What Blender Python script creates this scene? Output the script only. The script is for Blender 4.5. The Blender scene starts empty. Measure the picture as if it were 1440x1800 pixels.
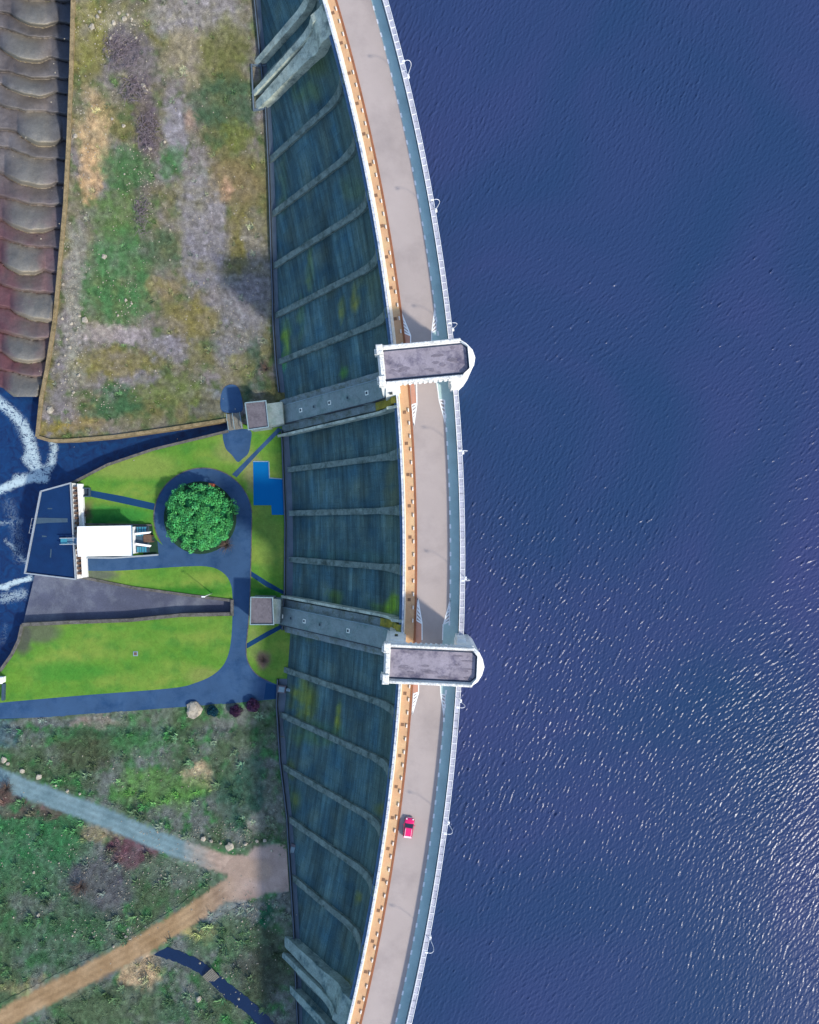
import bpy, bmesh, math, random
import numpy as np
from mathutils import Vector, Matrix, noise
from mathutils.geometry import delaunay_2d_cdt, tessellate_polygon

random.seed(7); RNG = np.random.default_rng(11)
sc = bpy.context.scene
COL = sc.collection
rad = math.radians

# ------------------------------------------------------------------ camera, sky, sun, exposure
CAMZ = 145.0; FPX = 1333.3; PW, PH = 1440.0, 1800.0
cd = bpy.data.cameras.new("camera"); cam = bpy.data.objects.new("camera", cd); COL.objects.link(cam)
cam.location = (0, 0, CAMZ); cam.rotation_euler = (0, 0, 0)
cd.sensor_fit = 'VERTICAL'; cd.sensor_height = 36.0; cd.lens = FPX / PH * 36.0
cd.clip_start = 1.0; cd.clip_end = 6000.0
sc.camera = cam
SUN_EL, SUN_AZ = 40.0, 128.0
w = bpy.data.worlds.new("World"); sc.world = w; w.use_nodes = True
wn = w.node_tree
sky = wn.nodes.new('ShaderNodeTexSky'); sky.sky_type = 'NISHITA'; sky.sun_disc = False
sky.sun_elevation = rad(SUN_EL); sky.sun_rotation = rad(SUN_AZ); sky.altitude = 200
wn.links.new(sky.outputs[0], wn.nodes['Background'].inputs[0])
wn.nodes['Background'].inputs[1].default_value = 0.15
sl = bpy.data.lights.new("sun", 'SUN'); sl.energy = 2.2; sl.angle = rad(3.2); sl.color = (1.0, 0.93, 0.82)
so = bpy.data.objects.new("sun", sl); COL.objects.link(so)
so.rotation_euler = (rad(90 - SUN_EL), 0, rad(180 - SUN_AZ)); so.location = (100, -100, 120)
sc.view_settings.view_transform = 'Standard'; sc.view_settings.look = 'None'
sc.view_settings.exposure = 1.0; sc.view_settings.gamma = 1.0

# ------------------------------------------------------------------ colour helpers
LIT = np.array((1.45, 1.54, 1.75)); SHD = np.array((0.44, 0.60, 0.88))
def lin(c):
    c = np.array(c, float) / 255.0
    return np.where(c < .04045, c / 12.92, ((c + .055) / 1.055) ** 2.4)
def A(r, g, b): return np.clip(lin((r, g, b)) / LIT, .008, .85)      # albedo of a surface seen in sun
def B(r, g, b): return np.clip(lin((r, g, b)) / SHD, .008, .85)      # albedo of a surface seen in shade

# ------------------------------------------------------------------ materials
MATS = {}
def newmat(name):
    m = bpy.data.materials.new(name); m.use_nodes = True; MATS[name] = m
    return m, m.node_tree, m.node_tree.nodes['Principled BSDF']
def nd(nt, t, **k):
    n = nt.nodes.new(t)
    for a, v in k.items():
        if a in n.inputs: n.inputs[a].default_value = v
        else: setattr(n, a, v)
    return n
def ramp(nt, src, stops):
    r = nt.nodes.new('ShaderNodeValToRGB'); e = r.color_ramp.elements
    while len(e) < len(stops): e.new(.5)
    for i, (p, c) in enumerate(stops):
        e[i].position = p; e[i].color = (c[0], c[1], c[2], 1) if hasattr(c, '__len__') else (c, c, c, 1)
    nt.links.new(src, r.inputs[0]); return r.outputs[0]
def mixc(nt, a, b, fac, mode='MIX'):
    n = nt.nodes.new('ShaderNodeMix'); n.data_type = 'RGBA'; n.blend_type = mode
    for s, v in ((0, fac), (6, a), (7, b)):
        if isinstance(v, bpy.types.NodeSocket): nt.links.new(v, n.inputs[s])
        elif s == 0: n.inputs[0].default_value = v
        else: n.inputs[s].default_value = (v[0], v[1], v[2], 1)
    return n.outputs[2]
def noise_tex(nt, vec, scale, detail=4, rough=.55, dist=0, mscale=None, rot=None):
    if mscale or rot:
        mp = nt.nodes.new('ShaderNodeMapping')
        if mscale: mp.inputs['Scale'].default_value = mscale
        if rot: mp.inputs['Rotation'].default_value = rot
        nt.links.new(vec, mp.inputs[0]); vec = mp.outputs[0]
    n = nt.nodes.new('ShaderNodeTexNoise')
    n.inputs['Scale'].default_value = scale; n.inputs['Detail'].default_value = detail
    n.inputs['Roughness'].default_value = rough; n.inputs['Distortion'].default_value = dist
    nt.links.new(vec, n.inputs['Vector']); return n.outputs['Fac']
def bump(nt, b, h, strength, dist=.1):
    n = nt.nodes.new('ShaderNodeBump'); n.inputs['Strength'].default_value = strength; n.inputs['Distance'].default_value = dist
    nt.links.new(h, n.inputs['Height']); nt.links.new(n.outputs[0], b.inputs['Normal'])
def plain(name, col, rough=.85, var=.25, scale=.6, spec=.2, bmp=0, fine=6.0, stain=None, sstr=.6, metal=0):
    """mottled surface: base colour, two sizes of variation, optional second stain colour"""
    m, nt, b = newmat(name)
    g = nt.nodes.new('ShaderNodeNewGeometry').outputs['Position']
    n1 = noise_tex(nt, g, scale, 5, .6, .4); n2 = noise_tex(nt, g, fine, 3, .6)
    c = np.array(col)
    v1 = ramp(nt, n1, [(.3, 1 - var), (.7, 1 + var * .6)])
    v2 = ramp(nt, n2, [(.3, 1 - var * .6), (.7, 1 + var * .5)])
    x = mixc(nt, v1, v2, 1.0, 'MULTIPLY')
    base = c
    if stain is not None:
        n3 = noise_tex(nt, g, scale * .8, 7, .7, .15)
        base = mixc(nt, c, np.array(stain), ramp(nt, n3, [(.48, 0), (.66, sstr)]))
    x = mixc(nt, base, x, 1.0, 'MULTIPLY')
    nt.links.new(x, b.inputs['Base Color'])
    b.inputs['Roughness'].default_value = rough; b.inputs['Specular IOR Level'].default_value = spec
    b.inputs['Metallic'].default_value = metal
    if bmp: bump(nt, b, n2, bmp, .15)
    return m
def attr(name, rough=.95, var=.3, scale=1.2, fine=7.0, bmp=.6, spec=.1, dist=.25):
    m, nt, b = newmat(name)
    a = nt.nodes.new('ShaderNodeVertexColor'); a.layer_name = 'Col'
    g = nt.nodes.new('ShaderNodeNewGeometry').outputs['Position']
    n1 = noise_tex(nt, g, scale, 6, .7, .6); n2 = noise_tex(nt, g, fine, 3, .7)
    v1 = ramp(nt, n1, [(.3, 1 - var), (.72, 1 + var)]); v2 = ramp(nt, n2, [(.3, 1 - var), (.7, 1 + var)])
    x = mixc(nt, v1, v2, 1.0, 'MULTIPLY'); x = mixc(nt, a.outputs[0], x, 1.0, 'MULTIPLY')
    nt.links.new(x, b.inputs['Base Color'])
    b.inputs['Roughness'].default_value = rough; b.inputs['Specular IOR Level'].default_value = spec
    if bmp: bump(nt, b, n2, bmp, dist)
    return m

# ------------------------------------------------------------------ object helpers
def T(o, label=None, cat=None, group=None, kind=None):
    if label: o['label'] = label
    if cat: o['category'] = cat
    if group: o['group'] = group
    if kind: o['kind'] = kind
    return o
def empty(name, loc=(0, 0, 0), rz=0, label=None, cat=None, group=None):
    o = bpy.data.objects.new(name, None); COL.objects.link(o); o.location = loc; o.rotation_euler = (0, 0, rz)
    o.empty_display_size = .5
    return T(o, label, cat, group)
class MB:
    def __init__(s): s.v = []; s.f = []
    def add(s, v, f):
        k = len(s.v); s.v += [tuple(p) for p in v]; s.f += [tuple(i + k for i in q) for q in f]
    def box(s, x0, x1, y0, y1, z0, z1, ch=0):
        if ch:
            a = ch
            v = [(x0, y0, z0), (x1, y0, z0), (x1, y1, z0), (x0, y1, z0),
                 (x0, y0, z1 - a), (x1, y0, z1 - a), (x1, y1, z1 - a), (x0, y1, z1 - a),
                 (x0 + a, y0 + a, z1), (x1 - a, y0 + a, z1), (x1 - a, y1 - a, z1), (x0 + a, y1 - a, z1)]
            f = [(3, 2, 1, 0), (0, 1, 5, 4), (1, 2, 6, 5), (2, 3, 7, 6), (3, 0, 4, 7),
                 (4, 5, 9, 8), (5, 6, 10, 9), (6, 7, 11, 10), (7, 4, 8, 11), (8, 9, 10, 11)]
        else:
            v = [(x0, y0, z0), (x1, y0, z0), (x1, y1, z0), (x0, y1, z0), (x0, y0, z1), (x1, y0, z1), (x1, y1, z1), (x0, y1, z1)]
            f = [(3, 2, 1, 0), (4, 5, 6, 7), (0, 1, 5, 4), (1, 2, 6, 5), (2, 3, 7, 6), (3, 0, 4, 7)]
        s.add(v, f); return s
    def prism(s, pts, z0, z1, top=None):
        n = len(pts); t = top or pts
        ar = sum(pts[i][0] * pts[(i + 1) % n][1] - pts[(i + 1) % n][0] * pts[i][1] for i in range(n))
        if ar < 0: pts = pts[::-1]; t = t[::-1]
        zz0 = z0 if hasattr(z0, '__len__') else [z0] * n; zz1 = z1 if hasattr(z1, '__len__') else [z1] * n
        v = [(p[0], p[1], z) for p, z in zip(pts, zz0)] + [(p[0], p[1], z) for p, z in zip(t, zz1)]
        f = [(i, (i + 1) % n, n + (i + 1) % n, n + i) for i in range(n)]
        tri = tessellate_polygon([[Vector((p[0], p[1], 0)) for p in t]])
        def up(q):
            a, b_, c = (t[i] for i in q)
            return q if (b_[0] - a[0]) * (c[1] - a[1]) - (b_[1] - a[1]) * (c[0] - a[0]) > 0 else q[::-1]
        tri = [up(tuple(q)) for q in tri]
        f += [tuple(n + i for i in q) for q in tri] + [tuple(reversed(q)) for q in tri]
        s.add(v, f); return s
    def tube(s, pts, r, n=8, cap=True):
        pts = [Vector(p) for p in pts]; rr = r if hasattr(r, '__len__') else [r] * len(pts)
        v = []; ref = Vector((0.3, .9, .2)).normalized()
        for i, p in enumerate(pts):
            d = (pts[min(i + 1, len(pts) - 1)] - pts[max(i - 1, 0)]).normalized()
            a = d.cross(ref)
            if a.length < .05: a = d.cross(Vector((1, 0, 0)))
            a.normalize(); b = d.cross(a)
            v += [p + (a * math.cos(2 * math.pi * k / n) + b * math.sin(2 * math.pi * k / n)) * rr[i] for k in range(n)]
        f = [(i * n + k, i * n + (k + 1) % n, (i + 1) * n + (k + 1) % n, (i + 1) * n + k) for i in range(len(pts) - 1) for k in range(n)]
        if cap: f += [tuple(range(n))[::-1], tuple((len(pts) - 1) * n + k for k in range(n))]
        s.add(v, f); return s
    def wall(s, line, wd, z0, z1):
        """wall along a list of (x,y[,ztop]) points, mitred"""
        L = [Vector((p[0], p[1])) for p in line]; n = len(L); v = []
        for i, p in enumerate(L):
            d1 = (p - L[i - 1]).normalized() if i else (L[1] - p).normalized()
            d2 = (L[i + 1] - p).normalized() if i < n - 1 else d1
            t = (d1 + d2).normalized(); nn = Vector((-t.y, t.x)); k = 1 / max(.4, t.dot(d1))
            zt = line[i][2] if len(line[i]) > 2 else z1
            for sg, z in ((1, z0), (-1, z0), (-1, zt), (1, zt)):
                q = p + nn * (sg * wd / 2 * k); v.append((q.x, q.y, z))
        f = [(4 * i + k, 4 * i + (k + 1) % 4, 4 * i + 4 + (k + 1) % 4, 4 * i + 4 + k) for i in range(n - 1) for k in range(4)]
        f += [(3, 2, 1, 0), tuple(4 * (n - 1) + k for k in range(4))]
        s.add(v, f); return s
    def build(s, name, mat, parent=None, smooth=False):
        me = bpy.data.meshes.new(name); me.from_pydata(s.v, [], s.f)
        me.materials.append(MATS[mat] if isinstance(mat, str) else mat)
        if smooth: me.polygons.foreach_set('use_smooth', [True] * len(me.polygons))
        bm = bmesh.new(); bm.from_mesh(me); bmesh.ops.recalc_face_normals(bm, faces=bm.faces); bm.to_mesh(me); bm.free()
        o = bpy.data.objects.new(name, me); COL.objects.link(o)
        if parent: o.parent = parent
        return o
def bare(name, verts, faces, mat, cols=None, uv=None, smooth=False, parent=None):
    me = bpy.data.meshes.new(name); me.from_pydata(verts, [], faces); me.materials.append(MATS[mat])
    if cols is not None:
        ca = me.color_attributes.new('Col', 'FLOAT_COLOR', 'POINT')
        c4 = np.ones((len(verts), 4), np.float32); c4[:, :3] = cols; ca.data.foreach_set('color', c4.ravel())
    if uv is not None:
        ul = me.uv_layers.new(name='UVMap'); idx = np.empty(len(me.loops), np.int32); me.loops.foreach_get('vertex_index', idx)
        ul.data.foreach_set('uv', np.asarray(uv, np.float32)[idx].ravel())
    if smooth: me.polygons.foreach_set('use_smooth', [True] * len(me.polygons))
    o = bpy.data.objects.new(name, me); COL.objects.link(o)
    if parent: o.parent = parent
    return o
def dup(root):
    r = root.copy(); COL.objects.link(r)
    for ch in list(root.children):
        c = ch.copy(); COL.objects.link(c); c.parent = r
        for g in ch.children:
            d = g.copy(); COL.objects.link(d); d.parent = c
    return r

# ------------------------------------------------------------------ layout: photo point -> place on the ground plan at height z
def P(px, py, z=0.0):
    d = CAMZ - z
    return ((px - 720.0) / FPX * d, (900.0 - py) / FPX * d)
XC, YC = -376.6, -8.7; RW, RE = 375.3, 387.0
TN, TS = .0925, -.0480; HW = 3.6 / 381
def pol(th, r, z=0): return (XC + r * math.cos(th), YC + r * math.sin(th), z)
def th_of(px, py):
    x, y = P(px, py); return math.atan2(y - YC, x - XC)
PROF = [(0, 0), (0.02, 1.7), (.35, 3.6), (1.1, 5.6), (2.2, 7.4), (3.6, 9.2), (27.0, 32.6), (34, 39.6)]
def depth(wd): return float(np.interp(wd, [p[0] for p in PROF], [p[1] for p in PROF]))
TOE = [(448, 0), (459, 110), (468, 193), (473, 300), (478, 467), (480, 520), (481, 573), (486, 647), (492, 697), (496, 757), (499, 840), (502, 920),
       (501, 1040), (497, 1107), (489, 1193), (487, 1240), (493, 1337), (505, 1434), (508, 1489), (517, 1629), (520, 1707), (524, 1800)]
def toe_solve(px, py):
    z = -30.0
    for _ in range(60):
        x, y = P(px, py, z); wd = RW - math.hypot(x - XC, y - YC); z = .5 * z + .5 * (-depth(max(wd, 0)))
    return x, y, z
kn = []
for px, py in TOE:
    x, y, z = toe_solve(px + 8, py); kn.append((y, max(z, -31.5) if 640 > py or py > 1240 else -31.5))
kn.sort()
KY = np.array([-240, -190, -150] + [k[0] for k in kn] + [150, 190, 240], float)
KZ = np.array([22, 8, -4] + [k[1] for k in kn] + [-3, 8, 22], float)
KYs = np.linspace(-240, 240, 241); KZs = np.interp(KYs, KY, KZ)
ker = np.hanning(11); ker /= ker.sum()
KZs = np.convolve(np.pad(KZs, 5, 'edge'), ker, 'valid'); KZs[(KYs > -52) & (KYs < 20)] = -31.5
def h(x, y): return float(np.interp(y, KYs, KZs))
def G(px, py, off=0.0):
    z = -31.0
    for _ in range(25):
        x, y = P(px, py, z); z = h(x, y) + off
    return (x, y, z)
FL = -31.5      # lawn level
WL = -34.0      # river level

def seg_d(px, py, a, b):
    ax, ay = a; bx, by = b; dx, dy = bx - ax, by - ay
    t = max(0, min(1, ((px - ax) * dx + (py - ay) * dy) / (dx * dx + dy * dy + 1e-9)))
    return math.hypot(px - ax - t * dx, py - ay - t * dy)
def back(x, y, z): d = CAMZ - z; return 720 + x / d * FPX, 900 - y / d * FPX
def densify(line, step):
    out = []
    for a, b in zip(line[:-1], line[1:]):
        n = max(1, int(math.dist(a, b) / step))
        out += [tuple(a[i] + (b[i] - a[i]) * k / n for i in range(len(a))) for k in range(n)]
    return out + [line[-1]]
def spline(pts, n=8, closed=False):
    out = []; m = len(pts)
    rng = range(m if closed else m - 1)
    for i in rng:
        g = (lambda k: pts[k % m]) if closed else (lambda k: pts[max(0, min(m - 1, k))])
        p0, p1, p2, p3 = g(i - 1), g(i), g(i + 1), g(i + 2)
        for j in range(n):
            t = j / n
            out.append(tuple(.5 * (2 * p1[k] + (p2[k] - p0[k]) * t + (2 * p0[k] - 5 * p1[k] + 4 * p2[k] - p3[k]) * t * t + (3 * p1[k] - p0[k] - 3 * p2[k] + p3[k]) * t ** 3) for k in range(2)))
    return out if closed else out + [tuple(pts[-1])]
def drape(name, poly, mat, zf=h, off=0.0, step=1.5, colf=None, label=None, cat=None, kind='structure', edge=1.5, bumpz=0.0):
    """one sheet over a ground-plan polygon (metres), following the terrain"""
    poly = densify([tuple(p[:2]) for p in poly] + [tuple(poly[0][:2])], edge)[:-1]
    xs = [p[0] for p in poly]; ys = [p[1] for p in poly]
    pts = [Vector(p) for p in poly]; n = len(pts)
    if step:
        gx = np.arange(min(xs), max(xs), step); gy = np.arange(min(ys), max(ys), step)
        X, Y = np.meshgrid(gx, gy); X = X.ravel() + RNG.uniform(-.35, .35, X.size) * step; Y = Y.ravel() + RNG.uniform(-.35, .35, Y.size) * step
        ins = np.zeros(X.size, bool); px = np.array(xs); py = np.array(ys)
        for i in range(n):
            j = i - 1
            c = ((py[i] > Y) != (py[j] > Y)) & (X < (px[j] - px[i]) * (Y - py[i]) / (py[j] - py[i] + 1e-12) + px[i])
            ins ^= c
        pts += [Vector((float(a), float(b))) for a, b in zip(X[ins], Y[ins])]
    r = delaunay_2d_cdt(pts, [(i, (i + 1) % n) for i in range(n)], [list(range(n))], 1, 1e-4)
    vs, fs = r[0], r[2]
    def zz(v):
        z = zf(v.x, v.y) + off
        if bumpz: z += bumpz * noise.fractal((v.x * .35, v.y * .35, 3.0), 1, 2, 4)
        return z
    V = [(v.x, v.y, zz(v)) for v in vs]
    F = []
    for f in fs:
        a, b, c = (vs[i] for i in f[:3])
        F.append(tuple(f) if (b - a).cross(c - a) > 0 else tuple(reversed(f)))
    cols = np.array([colf(*v) for v in V]) if colf else None
    o = bare(name, V, F, mat, cols, smooth=True)
    return T(o, label, cat, None, kind)
def flat(name, pxpoly, mat, z=FL, off=0.004, kind='structure', **k):
    return drape(name, [P(x, y, z) for x, y in pxpoly], mat, lambda a, b: z, off, kind=kind, **k)

# ------------------------------------------------------------------ material set
plain('road_asphalt', A(196, 187, 190), .9, .08, .12, .15, .25, 9, stain=A(176, 168, 172), sstr=.7)
plain('footway', A(228, 186, 150), .9, .12, .3, .15, .2, 5, stain=A(232, 205, 165), sstr=.9)
plain('verge_teal', (.42, .56, .53), .9, .12, .25, .15, .2, 6, stain=(.36, .50, .48), sstr=.7)
plain('cream_edge', (.78, .70, .56), .9, .12, .6, .15, .2, 5, stain=(.72, .56, .40), sstr=.8)
plain('kerb_brown', A(168, 112, 84), .9, .2, .6)
plain('salmon', A(222, 168, 150), .9, .1, .5)
plain('paint', (.82, .82, .80), .7, .1, 3.0)
plain('joint', A(158, 148, 158), .9, .1, 2)
plain('white_stone', (.80, .79, .74), .8, .10, .5, .2, .4, 4, stain=(.62, .61, .58), sstr=.6)
plain('coping_pale', (.58, .60, .63), .8, .25, .9, .2, .4, 4, stain=(.26, .32, .42), sstr=.9)
plain('coping', (.40, .40, .45), .8, .2, .9, .2, .4, 4, stain=(.30, .32, .40), sstr=.7)
plain('rubble_white', (.74, .73, .68), .9, .30, 2.2, .2, .9, 5, stain=(.35, .36, .36), sstr=.8)
plain('roof_asphalt', A(166, 162, 182), .85, .16, .5, .2, .3, 3, stain=A(100, 98, 126), sstr=.95)
plain('roof_stain', A(140, 136, 156), .8, .3, 1.2)
plain('gutter', A(60, 75, 100), .8, .3, 1.5)
plain('drain_iron', A(165, 130, 105), .8, .15, 2)
plain('block_pale', (.72, .66, .58), .85, .1, 2)
plain('lamp_metal', (.78, .79, .80), .4, .05, 2, .5)
plain('lamp_glass', (.55, .6, .65), .2, .05, 2, .5)
plain('rib_stone', B(76, 102, 118), .9, .3, .7, .15, .8, 5, stain=B(44, 66, 76), sstr=.95)
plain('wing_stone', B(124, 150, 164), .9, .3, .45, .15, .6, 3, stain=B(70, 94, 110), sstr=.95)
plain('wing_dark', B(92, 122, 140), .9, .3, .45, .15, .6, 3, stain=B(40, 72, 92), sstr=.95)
plain('buttress_stone', B(86, 112, 136), .9, .28, .5, .15, .7, 3.5, stain=B(62, 78, 70), sstr=.85)
plain('buttress_deck', B(84, 110, 132), .9, .18, .5, .15, .4, 3, stain=B(64, 96, 112), sstr=.8)
plain('moss_stone', B(112, 118, 62), .95, .3, .8, .1, .8, 4, stain=B(70, 96, 70), sstr=.8)
plain('house_roof', A(126, 124, 138), .9, .16, .8, .15, .3, 5, stain=A(100, 98, 112), sstr=.8)
plain('course_shade', B(58, 92, 140), .9, .2, .8)  # dark blue string course, its shade put into the colour
plain('toe_dark', B(40, 52, 70), .9, .3, .8)
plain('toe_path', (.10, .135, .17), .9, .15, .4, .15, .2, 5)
plain('hatch_white', B(160, 200, 215), .7, .1, 3)
plain('hatch_dark', (.03, .05, .07), .5, .1, 3)
plain('tarmac_blue', A(68, 102, 148), .9, .16, .2, .06, .2, 6, stain=A(46, 82, 130), sstr=.9)
plain('tarmac_dark', A(34, 76, 126), .9, .12, .3, .06, .2, 6)
plain('pad_blue', (.002, .115, .31), .8, .04, .2, .05, 0, 4)
plain('pale_edge', A(150, 180, 200), .8, .15, 1.5)
plain('apron_concrete', A(96, 104, 132), .85, .22, .13, .25, .3, 4, stain=A(130, 140, 162), sstr=.9)
plain('wall_stone', A(120, 120, 122), .9, .3, .8, .15, .7, 4, stain=A(80, 86, 74), sstr=.8)
plain('wall_tan', A(165, 150, 120), .9, .3, .8, .15, .7, 4, stain=A(110, 105, 80), sstr=.8)
plain('roof_white', (.86, .86, .86), .6, .03, .4, .3, 0, 4)
plain('wall_white', (.78, .78, .76), .8, .1, .8, .2)
plain('deck_navy', A(3, 62, 114), .8, .12, .25, .05, .1, 3, stain=A(2, 52, 100), sstr=.7)
plain('seam_grey', A(72, 98, 124), .8, .15, .8)
plain('pale_trim', A(170, 185, 205), .7, .12, 1.5, .3)
plain('window_dark', (.03, .04, .06), .15, .05, 2, .6)
plain('niche_brown', A(120, 98, 88), .9, .3, 1.2)
plain('glass_blue', A(70, 160, 195), .15, .05, 1, .6)
plain('steel_blue', A(95, 140, 180), .4, .1, 1.5, .5)
plain('dark_grass', A(48, 82, 66), .95, .2, .8, .1, .5, 6)
plain('track_gravel', A(118, 152, 168), .95, .14, .35, .1, .5, 6, stain=A(140, 150, 152), sstr=.6)
plain('stream', A(10, 52, 94), .15, .1, .3, .5)
plain('wood', A(140, 140, 135), .9, .25, 3)
plain('orange_plastic', A(225, 120, 85), .5, .08, 3, .4)
plain('twig', A(118, 104, 100), .95, .3, 2)
plain('bark', A(95, 80, 65), .95, .3, 3)
plain('rock_pale', A(205, 200, 190), .9, .25, 1.3, .15, .8, 5, stain=A(150, 145, 140), sstr=.8)
plain('car_paint', (.72, .012, .13), .25, .04, 1, .6)
plain('car_glass', (.03, .03, .045), .06, .02, 1, .8)
plain('car_pale', (.75, .55, .6), .3, .03, 1, .5)
plain('tyre', (.02, .02, .02), .8, .1, 4)
plain('rim', (.6, .6, .62), .3, .05, 4, .6)
plain('lens', (.8, .8, .78), .1, .02, 4, .8)
attr('moor', .97, .30, 1.1, 5.5, .9, .05, .35)
attr('lawn', .95, .17, .9, 9, .5, .08, .12)
attr('dirt', .97, .12, .6, 6, .5, .05, .15)
attr('tuft', .95, .22, 1.0, 3, 0, .05)
attr('leaf', .85, .18, .8, 3, 0, .08)
attr('cascade', .75, .16, .45, 3.2, .5, .3, .15)

# dam face: masonry courses along the arc, streaks and lift bands
m, nt, b = newmat('dam_face')
vc = nt.nodes.new('ShaderNodeVertexColor'); vc.layer_name = 'Col'
uvn = nt.nodes.new('ShaderNodeUVMap'); uvn.uv_map = 'UVMap'; uv = uvn.outputs[0]
c1 = noise_tex(nt, uv, 1, 4, .6, 0, (.05, .75, 1)); c2 = noise_tex(nt, uv, 1, 5, .75, 0, (.45, 4.5, 1))
c3 = noise_tex(nt, uv, 1, 5, .7, .4, (1.4, .16, 1)); c4 = noise_tex(nt, uv, 1, 3, .7, 0, (4, 7, 1))
x = mixc(nt, ramp(nt, c1, [(.3, .62), (.7, 1.3)]), ramp(nt, c2, [(.3, .72), (.7, 1.3)]), 1, 'MULTIPLY')
x = mixc(nt, x, ramp(nt, c3, [(.3, .93), (.7, 1.07)]), 1, 'MULTIPLY')
x = mixc(nt, x, ramp(nt, c4, [(.25, .65), (.75, 1.4)]), 1, 'MULTIPLY')
bk = nt.nodes.new('ShaderNodeTexBrick'); nt.links.new(uv, bk.inputs['Vector']); bk.inputs['Scale'].default_value = 1.0
bk.inputs['Color1'].default_value = (.80, .80, .80, 1); bk.inputs['Color2'].default_value = (1.12, 1.1, 1.08, 1); bk.inputs['Mortar'].default_value = (.55, .58, .6, 1)
bk.inputs['Mortar Size'].default_value = .045; bk.inputs['Brick Width'].default_value = 5.6; bk.inputs['Row Height'].default_value = 1.45; bk.inputs['Bias'].default_value = -.2
x = mixc(nt, x, bk.outputs['Color'], .8, 'MULTIPLY')
x = mixc(nt, vc.outputs[0], x, 1, 'MULTIPLY')
nt.links.new(x, b.inputs['Base Color']); b.inputs['Roughness'].default_value = .9; b.inputs['Specular IOR Level'].default_value = .15
bump(nt, b, c4, .6, .2)

# reservoir
m, nt, b = newmat('reservoir')
g = nt.nodes.new('ShaderNodeNewGeometry').outputs['Position']
n1 = noise_tex(nt, g, .018, 3, .5, .8)
x = ramp(nt, n1, [(.3, A(41, 71, 116)), (.7, A(62, 74, 127))])
nt.links.new(x, b.inputs['Base Color']); b.inputs['Roughness'].default_value = .2; b.inputs['Specular IOR Level'].default_value = .16; b.inputs['IOR'].default_value = 1.33
nn = noise_tex(nt, g, 3.2, 3, .6, .3, (1.0, 2.0, 1), (0, 0, rad(-45)))
bump(nt, b, nn, .10, .12)
# river with foam
m, nt, b = newmat('river')
vc = nt.nodes.new('ShaderNodeVertexColor'); vc.layer_name = 'Col'
g = nt.nodes.new('ShaderNodeNewGeometry').outputs['Position']
f1 = noise_tex(nt, g, 1.05, 10, .78, 3.4); f2 = noise_tex(nt, g, .35, 6, .7, 1.5)
sep = nt.nodes.new('ShaderNodeSeparateColor'); nt.links.new(vc.outputs[0], sep.inputs[0])
f3 = noise_tex(nt, g, .55, 9, .68, 2.6)
rd = ramp(nt, f3, [(.36, 0), (.49, 1), (.52, 1), (.66, 0)]); rg = ramp(nt, f1, [(.34, .35), (.5, 1), (.62, .45)])
ml = nd(nt, 'ShaderNodeMath', operation='MULTIPLY'); nt.links.new(rd, ml.inputs[0]); nt.links.new(rg, ml.inputs[1])
a2 = nd(nt, 'ShaderNodeMath', operation='MULTIPLY_ADD'); nt.links.new(ml.outputs[0], a2.inputs[0]); a2.inputs[1].default_value = .88; a2.inputs[2].default_value = .12
ad = nd(nt, 'ShaderNodeMath', operation='MULTIPLY'); nt.links.new(sep.outputs[0], ad.inputs[0]); nt.links.new(a2.outputs[0], ad.inputs[1])
fm = ramp(nt, ad.outputs[0], [(.24, 0), (.36, .25), (.52, .7), (.80, 1)])
deep = ramp(nt, f2, [(.35, A(2, 48, 98)), (.7, A(4, 76, 136))])
x = mixc(nt, deep, A(205, 232, 250), fm)
nt.links.new(x, b.inputs['Base Color']); b.inputs['Roughness'].default_value = .25; b.inputs['IOR'].default_value = 1.33
bump(nt, b, f1, .25, .2)

# ------------------------------------------------------------------ wide terrain and hills
def zbig(x, y):
    a = abs(y)
    west = np.interp(a, [0, 60, 120, 180, 300, 800, 2000], [-31.5, -30, -14, 4, 25, 90, 150])
    east = np.interp(a, [0, 150, 330, 420, 800, 2000], [-28, -24, -12, 6, 60, 150]) + max(0, x - 1100) * .1
    t = min(1, max(0, (x + 60) / 70)); z = west * (1 - t) + east * t
    if x < 20 and a < 260 and x > -330:
        k = min(1, (x + 330) / 120) * max(0, min(1, (180 - a) / 40)); z -= 9 * k
    return z + 3 * noise.fractal((x * .01, y * .01, 0), 1, 2, 4)
gx = np.arange(-2000, 2001, 40.0); N = len(gx)
V = [(x, y, zbig(x, y)) for y in gx for x in gx]
F = [(j * N + i, j * N + i + 1, (j + 1) * N + i + 1, (j + 1) * N + i) for j in range(N - 1) for i in range(N - 1)]
cg = np.array([A(92, 104, 74)] * len(V))
T(bare('ground', V, F, 'moor', cg, smooth=True), kind='structure')

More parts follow.
